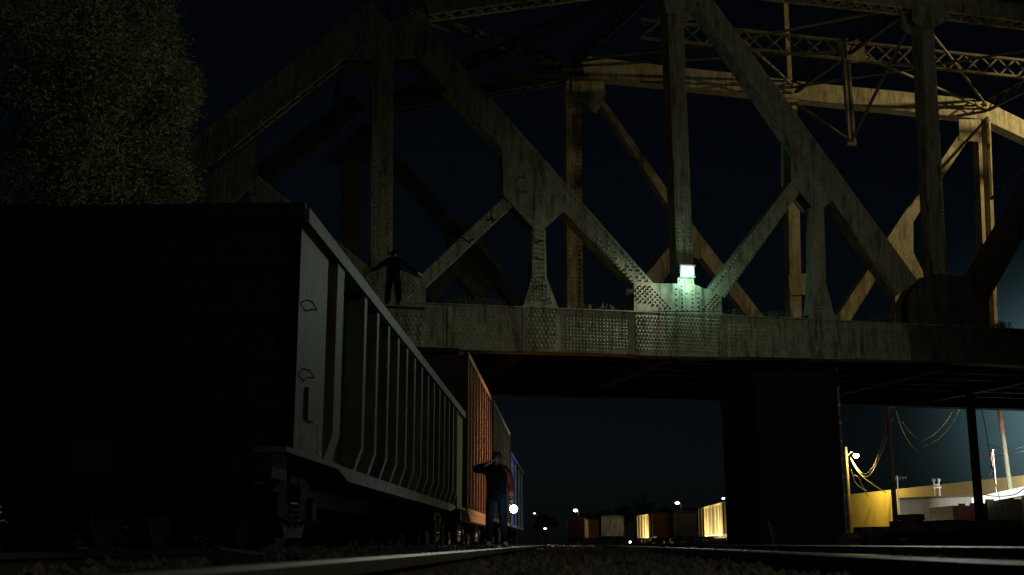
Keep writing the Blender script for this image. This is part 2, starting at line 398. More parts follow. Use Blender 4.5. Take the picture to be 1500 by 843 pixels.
# the far truss, its inner face towards the camera
def fm(name, pts, th=.55, rows=False, v=W, m=BF, **k):
    q = P(pts, v); mb = MB(); mb.prism(q, v, v+th)
    if rows:
        a,b,c,d = [Vector(p) for p in q]
        for t in (.15,.85): rrow(mb, a.lerp(b,t), d.lerp(c,t), v, .2, .03)
    return mb.build(name, m, bridge)
fl0 = P([(545,168),(850,113)], W); 
def flb(name, lo0, lo1, thick, m):
    a = uz(*lo0, W); b = uz(*lo1, W); lacedbox(name, a, b, thick, W, W+.65, m, mirror=False, rivets=False)
flb('end_post', (134,470), (535,158), .8, M['bridge_shade'])
flb('top_chord', (548,166), (858,112), .7, M['bridge_shade'])
fm('top_chord', [(852,82),(970,96),(1081,108),(1193,122),(1317,134),(1441,147),(1441,175),(1320,162),(1174,146),(1095,137),(974,124),(852,112)], .62)
fm('top_chord', [(1441,147),(1520,186),(1620,240),(1620,272),(1520,212),(1441,175)], .62)
fm('vertical_post', [(829,112),(851,112),(856,563),(832,563)], rows=True)
fm('vertical_post', [(1152,145),(1168,146),(1177,563),(1160,563)])
fm('gusset_plate', [(1155,402),(1181,401),(1183,432),(1158,433)], .03, v=W-.03)
for a in ((1432,175,1448,563),(1446,175,1460,563)):
    fm('vertical_post', [(a[0],a[1]),(a[0]+5,a[1]),(a[2]+5,a[3]),(a[2],a[3])], .5)
fm('diagonal', [(871,112),(884,145),(978,278),(1024,341),(1195,563),(1170,563),(1090,458),(1024,372),(974,294),(866,130)], .5)
fm('gusset_plate', [(838,112),(884,112),(888,140),(872,168),(856,150),(838,150)], .03, v=W-.03)
fm('gusset_plate', [(985,285),(1024,341),(1040,366),(1024,380),(1004,372),(985,340)], .03, v=W-.03)
fm('diagonal_strut', [(990,350),(1000,372),(880,545),(860,545),(946,403),(980,362)], .45)
fm('hanger', [(1000,340),(1012,340),(1014,563),(1002,563)], .4)
fm('diagonal', [(1405,197),(1418,206),(1354,300),(1287,404),(1190,560),(1165,560),(1228,461),(1297,357),(1335,300)], .5)
fm('gusset_plate', [(1405,175),(1436,175),(1436,208),(1405,206)], .03, v=W-.03)
fm('gusset_plate', [(1354,298),(1338,326),(1338,372),(1310,388),(1292,362),(1330,303)], .03, v=W-.03)
fm('diagonal_strut', [(1338,370),(1312,378),(1400,540),(1422,540)], .45)
fm('hanger', [(1311,378),(1321,378),(1324,563),(1313,563)], .4)
# left part of the far truss repeats the near one a bridge width behind
def ft(name, pts, th=.5, dz=-.3):
    q = [(x,z+dz) for x,z in P(pts)]; mb = MB(); mb.prism(q, W, W+th); mb.build(name, M['bridge_shade'], bridge)
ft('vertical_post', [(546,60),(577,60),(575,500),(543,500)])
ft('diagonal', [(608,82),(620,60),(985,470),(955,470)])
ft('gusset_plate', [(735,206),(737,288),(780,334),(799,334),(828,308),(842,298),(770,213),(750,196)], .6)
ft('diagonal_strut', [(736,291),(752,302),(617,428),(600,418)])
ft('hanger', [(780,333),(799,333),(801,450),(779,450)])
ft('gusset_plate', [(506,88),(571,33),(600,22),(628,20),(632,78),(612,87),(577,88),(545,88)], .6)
# mast standing on the far chord
a = uz(1161,122,W); b = uz(1141,-40,W)
m = MB(); m.box((a[0]-.13,W+.2,a[1]-.5),(a[0]+.1,W+.42,b[1])); m.build('mast', BF, bridge)
# far bottom chord
q0 = uz(620,573,W); q1 = uz(1500,592,W)
zc = (q0[1]+q1[1])/2
m = MB(); m.prism([(full[0][0],q0[1]-.02),(2*CU-full[0][0],q0[1]),(2*CU-full[0][0],q0[1]+1.45),(full[0][0],q0[1]+1.45)], W-.0, W+.7); m.build('bottom_chord', M['bridge_dark'], bridge)
# floor
zf = q0[1]
u0, u1 = full[0][0], 2*CU-full[0][0]
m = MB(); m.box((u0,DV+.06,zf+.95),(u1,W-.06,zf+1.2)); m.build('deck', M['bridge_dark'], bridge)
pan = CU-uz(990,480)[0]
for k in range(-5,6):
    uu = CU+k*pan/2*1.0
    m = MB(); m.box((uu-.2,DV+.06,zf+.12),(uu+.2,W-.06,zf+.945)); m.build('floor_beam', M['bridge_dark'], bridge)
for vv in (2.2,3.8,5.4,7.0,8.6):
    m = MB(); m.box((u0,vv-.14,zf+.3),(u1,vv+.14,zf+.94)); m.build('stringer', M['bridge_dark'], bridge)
# top bracing
zt = uz(1360,8)[1]; vm = W/2+.3
def lattice(name, p, q, depth, upv=(0,0,1), pitch=.85, cw=.1, bw=.075, m=M['bridge_mid']):
    p = Vector(p); q = Vector(q); upv = Vector(upv).normalized(); mb = MB(); d = (q-p); L = d.length; n = max(2,int(L/pitch))
    o = upv*depth/2
    mb.bar(p+o,q+o,.16,cw,upv); mb.bar(p-o,q-o,.16,cw,upv)
    sd = d.normalized().cross(upv)
    for i in range(n):
        a = p+d*(i/n); b = p+d*((i+1)/n)
        mb.bar(a-o+sd*.015,b+o+sd*.015,.025,bw,upv); mb.bar(a+o-sd*.015,b-o-sd*.015,.025,bw,upv)
    return mb.build(name, m, bridge)
mA = uz(1150,62,vm); mB = uz(1500,104,vm); zl = (mA[1]+mB[1])/2
U2, U3, U4 = uz(990,0)[0], CU, 2*CU-uz(990,0)[0]
lattice('lattice_strut', (U2+.5,vm,zl), (U3-.35,vm,zl), .82); lattice('lattice_strut', (U3+.35,vm,zl), (U4+4,vm,zl), .82)
uf = lambda px: uz(px,110,W)[0]
F2, F3, F4 = uf(840), uf(1163), uf(1441)
zfar = uz(1165,134,W)[1]; zfar2 = uz(1441,160,W)[1]; zfarL = uz(850,98,W)[1]
znear = uz(1360,2)[1]
m = MB(); m.box((U3-.3,vm-.12,zl-.5),(U3+.3,vm+.12,zl+.5)); m.box((U3-.62,vm-.05,zl-.42),(U3-.36,vm-.02,zl+.42)); m.box((U3+.36,vm-.05,zl-.42),(U3+.62,vm-.02,zl+.42)); m.build('lattice_joint', BF, bridge)
pb = uz(1247,208,vm); pt_ = uz(1245,100,vm)
m = MB()
for s in (-.11,.11): m.box((pb[0]+s-.05,vm-.1,pb[1]),(pb[0]+s+.05,vm+.1,zl-.4))
m.box((pb[0]-.2,vm-.07,pb[1]-.15),(pb[0]+.2,vm+.07,pb[1]+.1)); m.build('sway_post', BF, bridge)
def rod(name, p, q, w=.1): m = MB(); m.bar(p,q,w,w); m.build(name, M['bridge_mid'], bridge)
rod('sway_rod', (pb[0],vm,pb[1]), (F3,W,uz(1161,151,W)[1])); rod('sway_rod', (pb[0],vm,pb[1]), (U3,DV,znear-.6))
for (ua,za),(ub,zb) in (((U3,znear),(F3,zfar)),((U2,znear),(F2,zfarL)),((U4,znear),(F4,zfar2))):
    lattice('cross_strut', (ua,DV,za+.2), (ub,W,zb+.2), .6, (.0,.3,1), pitch=.9, m=M['bridge_shade'])
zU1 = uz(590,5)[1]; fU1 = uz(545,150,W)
lattice('cross_strut', (uz(575,5)[0],DV,zU1), (fU1[0],W,fU1[1]), .8, (0,.3,1), m=M['bridge_shade'])
lattice('portal_strut', (uz(575,5)[0]-1.6,DV,zU1-1.4), (fU1[0]-1.6,W,fU1[1]-1.2), .9, (0,.3,1), m=M['bridge_shade'])
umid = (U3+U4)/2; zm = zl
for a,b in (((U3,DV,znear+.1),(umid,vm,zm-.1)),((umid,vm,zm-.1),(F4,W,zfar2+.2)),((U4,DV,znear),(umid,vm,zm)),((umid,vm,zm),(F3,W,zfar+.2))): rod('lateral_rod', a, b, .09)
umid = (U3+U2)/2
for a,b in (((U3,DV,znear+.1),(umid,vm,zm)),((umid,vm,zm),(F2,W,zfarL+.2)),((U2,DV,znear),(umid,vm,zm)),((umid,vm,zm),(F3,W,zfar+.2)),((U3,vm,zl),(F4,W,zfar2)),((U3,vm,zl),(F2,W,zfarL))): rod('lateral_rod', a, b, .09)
for a,b in (((uz(600,5)[0],DV,zU1),(F2-.5,W,zfarL)),((U2-.5,DV,znear),(fU1[0]+.5,W,fU1[1]))): lattice('lateral_strut', a, b, .4, (0,.2,1), m=M['bridge_shade'])
p4 = uz(1452,292,vm+1)
rod('sway_rod', (p4[0],vm+1,p4[1]), (U4,DV,znear-1.2)); rod('sway_rod', (p4[0],vm+1,p4[1]), (F4,W,zfar2-.4))
# scribbled paint
def scribble(x0,y0,s,n,seed):
    rn = random.Random(seed); m = MB(); pts = []
    for i in range(n):
        pts.append(uz(x0+i*s*.42+rn.uniform(-.3,.3)*s, y0+rn.uniform(-.5,.5)*s*1.2+i*s*.04))
    for a,b in zip(pts,pts[1:]): m.bar((a[0],gv-.012,a[1]),(b[0],gv-.012,b[1]),.01,.045,(0,1,0))
    for a,b in zip(pts,pts[1:]): m.bar((a[0],-.012,a[1]),(b[0],-.012,b[1]),.045,.01,(0,1,0))
    return m
for a in ((744,262,9,9,1),(757,282,7,6,2),(713,322,9,5,3),(676,352,8,7,4),(783,352,7,5,5),(784,378,7,5,6),(784,420,8,6,8)):
    scribble(*a).build('graffiti', M['graffiti'], bridge)
# weeds rooted on the chord
m = MB(); rn = random.Random(3)
for i in range(700):
    c = rn.choice([(650,735),(655,700),(690,750),(830,930),(1062,1090),(1115,1160),(1270,1330),(1295,1320),(1460,1490)])
    px = rn.triangular(*c); py = 446+(px-625)*.0426
    u,z = uz(px,py); z += .03; v = rn.uniform(0,.6); h = rn.uniform(.06,.28); dx = rn.uniform(-.1,.1)
    m.add([(u-.006,v,z),(u+.006,v,z),(u+dx+.01,v+rn.uniform(-.05,.05),z+h),(u+dx-.01,v,z+h*.96)], [(0,1,2,3)])
    m.add([(u+dx-.03,v,z+h-.02),(u+dx,v-.02,z+h-.04),(u+dx+.03,v,z+h),(u+dx,v,z+h+.03)], [(0,1,2,3)])
w = m.build('weeds', M['weed'], None, loc=BO); w.rotation_euler = (0,0,PHI); tag(w, None, None, kind='stuff')

# wall lamp on the middle of the lit gusset
def bw(px, py, v): u,z = uz(px,py,v); return BO+BU*u+BV*v+Vector((0,0,z))
LP = bw(1005.5,398,-.16)
wl = thing('wall_lamp', 'glowing white floodlight fixed to a post of the truss bridge', 'lamp', LP, PHI)
m = MB(); m.box((-.27,-.08,-.19),(.27,.15,.2)); m.box((-.29,-.14,.17),(.29,.15,.22)); m.box((-.29,-.12,-.22),(.29,.15,-.19)); m.build('housing', M['metal'], wl)
m = MB(); m.prism([(-.2,-.12),(.2,-.12),(.2,.14),(-.2,.14)], -.12, -.083); m.build('lens', M['lampwhite'], wl)

# pier and the thin steel column
pr = thing('bridge_pier', 'massive dark pier standing under the truss bridge', 'pier', (0,0,-.2))
ptop = bw(1100,590,W).z+.15
pcs = [onY(1237,760,43.0)]
x1 = pcs[0].x; x0 = (onY(1066,760,52.)).x
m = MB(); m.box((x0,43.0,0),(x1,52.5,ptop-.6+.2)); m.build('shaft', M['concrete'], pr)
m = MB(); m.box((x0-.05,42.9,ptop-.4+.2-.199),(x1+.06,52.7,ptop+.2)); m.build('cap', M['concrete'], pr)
m = MB(); m.tube([(x1+.09,43.2,.3),(x1+.09,43.2,ptop+.3)], .045)
for k in range(9): m.box((x1,43.14,.6+k*.65),(x1+.15,43.26,.66+k*.65))
m.build('conduit', M['metal'], pr)
cl = thing('steel_column', 'thin black steel column holding up the far side of the bridge', 'column', tuple(Vector((onY(1435,755,50.5).x,50.5,-.2))))
m = MB(); m.box((-.14,-.16,0),(.14,-.13,6.5)); m.box((-.14,.13,0),(.14,.16,6.5)); m.box((-.02,-.13,0),(.02,.13,6.5)); m.build('shaft', M['black'], cl)
m = MB(); m.box((-.3,-.3,0),(.3,.3,.04)); m.build('base_plate', M['black'], cl)
m = MB(); m.box((-.2,-.2,6.5),(.2,.2,6.53)); m.build('cap_plate', M['black'], cl)

# ------------------------------------------------------------------ rolling stock
def wheel_mb(x, sgn):
    m = MB(); rr = [(.0,.10),(.46,.10),(.455,.0),(.485,-.03),(.47,-.05),(.30,-.02),(.14,-.06),(.0,-.06)]; n = 28; vs = []
    for i in range(n):
        t = 2*math.pi*i/n
        for r,o in rr[1:-1]: vs.append((x+sgn*o*.9, r*math.cos(t), .46+r*math.sin(t)))
    k = len(rr)-2
    fs = [(i*k+j, ((i+1)%n)*k+j, ((i+1)%n)*k+j+1, i*k+j+1) for i in range(n) for j in range(k-1)]
    vs += [(x+sgn*.06,0,.46),(x-sgn*.054,0,.46)]; c = len(vs)-2
    fs += [(c, i*k, ((i+1)%n)*k) for i in range(n)]+[(c+1, ((i+1)%n)*k+k-1, i*k+k-1) for i in range(n)]
    m.add(vs, fs); return m
def bogie(parent, y):
    b = MB(); b.box((-1.05,-.18,.38),(1.05,.18,.72)); b.tube([(0,0,.72),(0,0,.95)], .3, 14)
    bo = b.build('bogie', M['truck'], parent); bo.location = (0,y,0)
    for dy in (-.88,.88):
        for s in (-1,1): wheel_mb(s*.73, s).build('wheel', M['truck'], bo, smooth=False).location = (0,dy,0)
        a = MB(); a.tube([(-1.08,0,.46),(1.08,0,.46)], .075, 10); a.build('axle', M['truck'], bo).location = (0,dy,0)
    for s in (-1,1):
        f = MB()
        pts = [(-1.15,.36),(-.7,.36),(-.42,.14),(.42,.14),(.7,.36),(1.15,.36),(1.15,.58),(.75,.72),(.45,.86),(-.45,.86),(-.75,.72),(-1.15,.58)]
        hole = [(-.30,.22),(.30,.22),(.30,.66),(-.30,.66)]
        # frame with an open spring window
        segs = [[(-1.15,.36),(-.7,.36),(-.31,.3),(-.31,.72),(-.75,.72),(-1.15,.58)],[(1.15,.36),(1.15,.58),(.75,.72),(.31,.72),(.31,.3),(.7,.36)],
                [(-.42,.12),(.42,.12),(.62,.3),(.31,.24),(-.31,.24),(-.62,.3)],[(-.75,.722),(.75,.722),(.45,.86),(-.45,.86)]]
        for sg in segs:
            tmp = MB(); tmp.prism(sg, 0, .14)
            f.add([(s*(1.03+v[1]), v[0], v[2]) for v in tmp.v], tmp.f)
        for dy in (-.88,.88): f.tube([(s*1.04,dy,.46),(s*1.22,dy,.46)], .14, 12)
        f.build('side_frame', M['truck'], bo)
        for dy in (-.16,.16):
            h = MB(); h.tube([(s*1.10+.09*math.cos(t*.6), dy+.09*math.sin(t*.6), .25+.38*t/62) for t in range(63)], .018, 5); h.build('spring', M['metal'], bo)
def coupler(parent, y, s):
    c = MB(); c.box((-.09,min(y,y+s*.55),.72),(.09,max(y,y+s*.55),.94)); c.box((-.17,y+s*.45-.12,.68),(.17,y+s*.45+.14,.98)); c.build('coupler', M['truck'], parent)
def ladder(parent, x, y, z0, z1, n, axis, m, w=.42):
    for k in range(n):
        z = z0+(z1-z0)*k/(n-1); h = MB()
        if axis == 'y': h.tube([(x,y-w/2,z),(x+.07,y-w/2,z),(x+.07,y+w/2,z),(x,y+w/2,z)], .014, 6)
        else: h.tube([(x-w/2,y,z),(x-w/2,y-.07,z),(x+w/2,y-.07,z),(x+w/2,y,z)], .014, 6)
        h.build('grab_iron', m, parent)

# gondola: x across, y along from its near end, z from the rail
XS = -2.65; HW = 1.64; XC = XS-HW
GY = 11.62; GL = 19.55
go = thing('gondola_car', 'dark high sided gondola car with tall side ribs nearest the camera', 'rail car', (XC,GY,-.022))
G = M['gond']; zt_, zb_ = 3.45, .96
for s in (-1,1):
    m = MB(); xi = s*(HW-.24)
    m.box((min(xi,xi-s*.012),.0,zb_),(max(xi,xi-s*.012),GL,zt_)); m.build('side_sheet', G, go)
    xa, xb = sorted((s*(HW-.05), s*(HW-.238)))
    for y0,y1 in ((0,1.42),(GL-1.42,GL)):
        m = MB(); m.box((xa,y0,zb_),(xb,y1,zt_-.14)); m.build('corner_plate', G, go)
    ys = [1.95]+[3.75+1.06*k for k in range(14)]
    for i,y in enumerate(ys):
        w = .42 if i == 0 else .19
        m = MB(); xo = s*HW; tmp = [(xo,zb_),(xo,zt_-.13),(xi+s*.003,zt_-.13),(xi+s*.003,zb_)]
        tmp = [(xo-s*.0,zb_+.32),(xo,zt_-.14),(xi+s*.003,zt_-.14),(xi+s*.003,zb_+.02),(xo-s*.10,zb_+.02)]
        t2 = MB(); t2.prism([(a*1.0,b) for a,b in tmp], y-w/2, y+w/2); m.add(t2.v, t2.f); m.build('side_stake', G, go)
    m = MB(); xa, xb = sorted((s*(HW+.03), s*(HW-.27))); m.box((xa,0,zt_-.14),(xb,GL,zt_+.02)); m.build('top_rail', G, go)
    m = MB(); xa, xb = sorted((s*(HW+.02), s*(HW-.30))); m.box((xa,-.55,zb_-.055),(xb,2.2,zb_)); m.box((xa,GL-2.2,zb_-.055),(xb,GL+.3,zb_))
    t2 = [(2.2,zb_),(GL-2.2,zb_),(GL-2.2,zb_-.06),(GL-3.4,zb_-.16),(2.9,zb_-.16),(2.2,zb_-.06)]
    vs = [(xa+.03,y,z) for y,z in t2]+[(xb-.03,y,z) for y,z in t2]; n = 6
    m.add(vs, [tuple(range(n)),tuple(range(n,2*n))[::-1]]+[(i,i+n,(i+1)%n+n,(i+1)%n) for i in range(n)]); m.build('side_sill', G, go)
for y,s in ((0,-1),(GL,1)):
    m = MB(); m.box((-HW+.05,min(y,y-s*.02),zb_+.003),(HW-.05,max(y,y-s*.02),zt_))
    for k in range(5):
        z = zb_+.35+k*.5; m.box((-HW+.15,min(y,y+s*.09),z),(HW-.15,max(y,y+s*.09),z+.16))
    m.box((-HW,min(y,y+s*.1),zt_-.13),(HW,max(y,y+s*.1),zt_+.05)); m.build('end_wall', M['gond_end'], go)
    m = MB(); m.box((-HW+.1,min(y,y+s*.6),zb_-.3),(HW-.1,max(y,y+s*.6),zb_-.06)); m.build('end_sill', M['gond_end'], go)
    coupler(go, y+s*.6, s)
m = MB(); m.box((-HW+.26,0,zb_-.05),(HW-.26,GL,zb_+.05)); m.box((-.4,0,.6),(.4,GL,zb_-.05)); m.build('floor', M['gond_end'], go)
for z in (2.53,1.80):
    h = MB(); h.tube([(HW-.05,.34,z+.03),(HW+.015,.34,z+.01),(HW+.015,.60,z-.03),(HW-.05,.60,z-.02)], .009, 6); h.build('grab_iron', M['black'], go)
m = MB(); m.box((HW-.048,.50,1.32),(HW-.02,.84,1.66)); m.build('placard_board', M['black'], go)
m = MB(); rn = random.Random(5)
for r_ in range(3):
    for k in range(3): m.box((HW-.048,.36+k*.11,1.10-r_*.085),(HW-.044,.36+k*.11+rn.uniform(.04,.08),1.15-r_*.085))
for r_ in range(4): m.box((HW-.048,1.15,1.28-r_*.09),(HW-.044,1.15+rn.uniform(.07,.14),1.325-r_*.09))
m.build('stencil_marks', M['stencil'], go)
for y in (2.0,GL-2.0): bogie(go, y)
# dark steps hanging under the near corner
m = MB(); m.tube([(HW-.12,.2,zb_-.05),(HW-.12,.2,.45),(HW-.12,.6,.45),(HW-.12,.6,zb_-.05)], .02, 6); m.build('step', M['black'], go)

def boxcar(name, label, Y0, L, ztop, m, mend, ribs, hw=1.57, xs=XS, z0=1.0, roof=True, group=None, x=None, rz=0, bog=True, zg=-.022, sill=None, ladders=True, rib_w=.1, mbody=None, deep=.07):
    c = thing(name, label, 'rail car', (xs-hw if x is None else x, Y0, zg), rz, group)
    b = MB(); b.box((-hw+deep,0,z0),(hw-deep,L,ztop-.08)); b.build('body', mbody or m, c)
    for y,s in ((0,-1),(L,1)):
        e = MB(); e.box((-hw+.06,min(y+s*.004,y+s*.02),z0+.003),(hw-.06,max(y+s*.004,y+s*.02),ztop-.1))
        for k in range(9): z = z0+.2+k*(ztop-z0-.5)/9; e.box((-hw+.2,min(y+s*.02,y+s*.07),z),(hw-.2,max(y+s*.02,y+s*.07),z+.14))
        for sx in (-1,1): e.box((min(sx*hw,sx*(hw-.12)),min(y+s*.02,y+s*.05),z0),(max(sx*hw,sx*(hw-.12)),max(y+s*.02,y+s*.05),ztop-.02))
        e.build('end_wall', mend, c)
        if bog: coupler(c, y, s)
    for s in (-1,1):
        for k in range(ribs):
            y = .05+(L-.1)*k/(ribs-1); r = MB(); xa,xb = sorted((s*hw, s*(hw-deep))); r.box((xa,y-rib_w/2,z0+.02),(xb,y+rib_w/2,ztop-.17)); r.build('side_post', m, c)
        t = MB(); xa,xb = sorted((s*(hw+.01), s*(hw-.1-deep))); t.box((xa,-.02,ztop-.168),(xb,L+.02,ztop)); t.build('top_rail', m, c)
        t = MB(); t.box((xa,0,z0-.14),(xb,L,z0-.001))
        if sill:
            t2 = [(L*.0+.3,z0-.14),(L-.3,z0-.14),(L-1.5,z0-sill),(1.2,z0-sill)]; n = 4
            t.add([(xa+.01,y,z) for y,z in t2]+[(xb-.01,y,z) for y,z in t2], [tuple(range(n)),tuple(range(n,2*n))[::-1]]+[(i,i+n,(i+1)%n+n,(i+1)%n) for i in range(n)])
        t.build('side_sill', m, c)
        if ladders: ladder(c, s*(hw+.0), .32, z0+.1, ztop-.5, 9, 'y', M['metal'], w=.4) if s > 0 else None
    if roof:
        r = MB(); r.prism([(-hw,ztop-.0),(hw,ztop),(hw-.3,ztop+.1),(0,ztop+.16),(-hw+.3,ztop+.1)], -.03, L+.03); r.build('roof', mend, c)
    u = MB(); u.box((-.4,.2,.62),(.4,L-.2,z0)); u.build('underframe', M['truck'], c)
    if bog:
        for y in (1.9,L-1.9): bogie(c, y)
    return c
boxcar('boxcar', 'tall oxide orange boxcar coupled behind the dark gondola', 32.35, 10.6, 5.3, M['boxcar'], M['box_end'], 10, sill=.34, deep=.17, mbody=M['box_recess'], rib_w=.13)
boxcar('hopper_car', 'pale grey ribbed freight car between the orange boxcar and the blue car', 44.1, 13.4, 5.35, M['grey_car'], M['box_end'], 11, deep=.17, mbody=M['dark_car'], rib_w=.13)  # dark body sheet stands for shade between the pale ribs
bc = boxcar('covered_car', 'bright blue freight car at the far end of the train', 58.6, 18, 4.55, M['blue'], M['box_end'], 5, rib_w=.06)

# yard cars in the distance
yc = 'freight cars parked in the lit yard'; M['tan_recess'] = mat('shaded tan car recess', (.14,.11,.06), .8, var=.4); M['pale_end'] = mat('pale grey car end', (.42,.41,.34), .8, rust=(.10,.08,.05), rust_at=.55, var=.3)  # tan body colour darkened as shade between the cream posts
def yard(label, px0, Y, L, h, w, m, mend, name='freight_car', rz=0, ribs=8, side=1, mbody=None, rw=.22):
    """px0: the near right or left corner's column in the survey"""
    X = onY(px0, 790, Y).x
    return boxcar(name, label, Y, L, h, m, mend, ribs, hw=w/2, x=X-side*w/2, rz=rz, zg=0, group=yc, ladders=False, rib_w=rw, mbody=mbody)
yard('small dark brown freight car with one lit edge, farthest left in the yard', 857, 190, 14, 4.0, 2.9, M['yellow_car'], M['brown_car'], rz=R(-3.4))
yard('brown freight car half hidden left of the grey hopper end', 879, 215, 12, 4.2, 2.3, M['brown_car'], M['brown_car'])
yard('freight car showing a pale grey end with cross bars in the yard', 915, 160, 12, 3.55, 3.1, M['brown_car'], M['pale_end'])
yard('freight car with brown end and floodlit cream side right of the grey end', 955, 172, 15, 4.25, 3.0, M['yellow_car'], M['brown_car'], side=-1, rz=R(4.5), ribs=6, rw=.8, mbody=M['tan_recess'])
yard('dark freight car standing unlit beside the brown ended one', 987, 165, 13, 4.2, 3.2, M['dark_car'], M['dark_car'], side=-1)
yard('tall floodlit freight car with open ribbed side near the pier', 1066, 122, 26, 4.25, 3.0, M['yellow_car'], M['dark_car'], side=-1, ribs=9, rw=.5, mbody=M['tan_recess'])

# ------------------------------------------------------------------ lamps of the yard
def yardlamp(px, py, Y, label, big=.8, m='lampviolet', armx=.5):
    p = onY(px, py, Y)
    t = thing('yard_lamp', label, 'lamp', (p.x+armx, Y, -.2), 0, 'distant yard lamps on poles')
    h = p.z+.2
    q = MB(); q.tube([(0,0,0),(0,0,h-.2)], .09, 8); q.tube([(0,0,h-.25),(-armx*.5,0,h+.1),(-armx,0,h+.12)], .05, 6); q.build('pole', M['wood_pole'], t)
    q = MB(); q.tube([(-armx,.0,h+.12),(-armx,0,h+.02)], [.12,.34], 12); q.build('shade', M['metal'], t)
    n = 14; q = MB(); vs = []
    for i in range(6):
        for k in range(n):
            a = -math.pi/2+math.pi*i/5; vs.append((-armx+.5*big*math.cos(a)*math.cos(2*math.pi*k/n), .5*big*math.cos(a)*math.sin(2*math.pi*k/n), h-.1*big+.3*big*math.sin(a)))
    q.add(vs, [(i*n+k,i*n+(k+1)%n,(i+1)*n+(k+1)%n,(i+1)*n+k) for i in range(5) for k in range(n)]); q.build('lens', M[m], t, smooth=True)
    return Vector((p.x,Y,p.z))
yardlamp(843,747.5,200,'round yard lamp above the dark brown car left in the distance', 0.75)
yardlamp(783,752,320,'tiny yard lamp on a pole nearest the blue car', .55)
yardlamp(798.5,774,260,'low yard lamp near the ground right of the blue car', .6, armx=.3)
yardlamp(992,736.5,190,'round yard lamp above the dark car in the middle of the yard', .7, armx=.6)
yardlamp(1059.5,730,210,'small yard lamp just left of the bridge pier', .5)
p = onY(923,795,140); gl = thing('ground_lamp', 'small bright lamp low on the ground before the floodlit cream car', 'lamp', (p.x,140,-.2))
m = MB(); m.tube([(0,0,0),(0,0,.3)], .05); m.build('stake', M['black'], gl)
m = MB(); m.tube([(0,-.12,.4),(0,.1,.4)], [.12,.09], 14); m.build('lens', M['lampviolet'], gl)

# tree line
def leafcloud(mb, c, r, n, size, rnd, squash=.8):
    for i in range(n):
        d = Vector((rnd.gauss(0,1),rnd.gauss(0,1),rnd.gauss(0,1))).normalized()*r*rnd.random()**.4
        p = Vector(c)+Vector((d.x,d.y,d.z*squash)); s = size*rnd.uniform(.5,1.3)
        a = Vector((rnd.gauss(0,1),rnd.gauss(0,1),rnd.gauss(0,.7))).normalized()*s; b = Vector((rnd.gauss(0,1),rnd.gauss(0,1),rnd.gauss(0,1))).normalized()*s*.5
        mb.add([p-a,p-b*.6,p+a,p+b*.6], [(0,1,2,3)])
rt_ = random.Random(11); tlab = ['bushy dark tree behind the yard, left of the lamp','round dark tree on the skyline above the grey car','spreading dark tree on the skyline, tallest of the row','low dark tree behind the floodlit cream car','dark tree on the skyline right of the middle yard lamp','dark tree next to the pier on the skyline']
for i,(px,py,hw) in enumerate(((800,752,20),(868,745,32),(930,722,34),(965,735,26),(1010,742,25),(1050,745,20))):
    Y = 300; p = onY(px,py,Y); t = thing('tree', tlab[i], 'tree', (p.x,Y,-.2), 0, 'trees on the far skyline')
    m = MB(); m.tube([(0,0,0),(.1,0,p.z*.4),(.4,.2,p.z*.8)], [.4,.3,.1], 7); m.build('trunk', M['bark'], t)
    m = MB(); w_ = hw*Y/1757
    for k in range(7): leafcloud(m, (rt_.uniform(-.6,.6)*w_, rt_.uniform(-2,2), p.z*rt_.uniform(.5,.82)), w_*.5, 160, .55, rt_)
    m.build('crown', M['leafdark'], t)

# big tree on the left
rb = random.Random(21); TY = 27.
tb = onY(95,560,TY); tr = thing('tree', 'large olive leaved tree standing behind the gondola', 'tree', (tb.x,TY,-.2))
m = MB(); lf = MB(); base = Vector((0,0,0))
def rel(px,py,dy=0): q = onY(px,py,TY+dy); return Vector((q.x-tb.x, dy, q.z+.2))
top = rel(100,60); m.tube([base, rel(96,420), rel(92,250), top], [.42,.34,.24,.06], 9)
lobes = [(40,40,62),(120,20,60),(185,40,46),(60,130,66),(140,120,60),(205,140,48),(240,150,36),(255,125,26),(90,210,62),(170,210,60),(225,225,42),(235,265,34),(20,220,56),(120,290,66),(200,290,48),(50,310,60),(-40,120,80),(-60,260,80),(150,-60,70),(40,-80,80),(215,60,22),(262,110,18),(105,170,56),(150,170,50),(120,240,56),(160,260,50),(90,100,60),(175,100,50),(130,60,55),(274,126,12),(264,150,11),(252,190,15),(258,256,16),(232,18,14),(247,62,12),(264,288,16),(222,95,14),(268,140,9)]
for (px,py,rp_) in lobes:
    for rep in range(2):
        dy = rb.uniform(-3.4,1.8) if (px,py) not in ((105,170),(150,170),(120,240),(160,260),(90,100),(175,100),(130,60)) else rb.uniform(-4.6,-3.2); c = rel(px,py,dy); r_ = rp_*TY/1757
        s0 = rel(94,rb.uniform(200,420)); mid = s0.lerp(c,.55)+Vector((0,0,.5)); m.tube([s0,mid,c], [.11,.07,.02], 5)
        dn = rb.uniform(.45,1.25)
        for tw in range(int(14+r_*16)):
            d = Vector((rb.gauss(0,1),rb.gauss(0,1),rb.gauss(0,.8))).normalized()*r_*(rb.random()**.5+(rb.random()**6)*.75); e = c+d
            leafcloud(lf, e, .45*rb.uniform(.7,1.3), int(62*dn), .056, rb, 1)
        for tw in range(5):
            d = Vector((rb.gauss(0,1),rb.gauss(0,1),rb.gauss(0,.8))).normalized()*r_*.9; m.tube([c,c+d*.5+Vector((0,0,.1)),c+d], [.025,.018,.006], 4)
m.build('trunk', M['bark'], tr); lf.build('crown', M['leaf'], tr)
rh = random.Random(9); m = MB()
for i in range(150):
    y = 31+rh.random()*95; leafcloud(m, (-14.5+rh.uniform(-.8,.8), y, .7+rh.uniform(-.3,1.0)), 1.0, 170, .24, rh, .9)
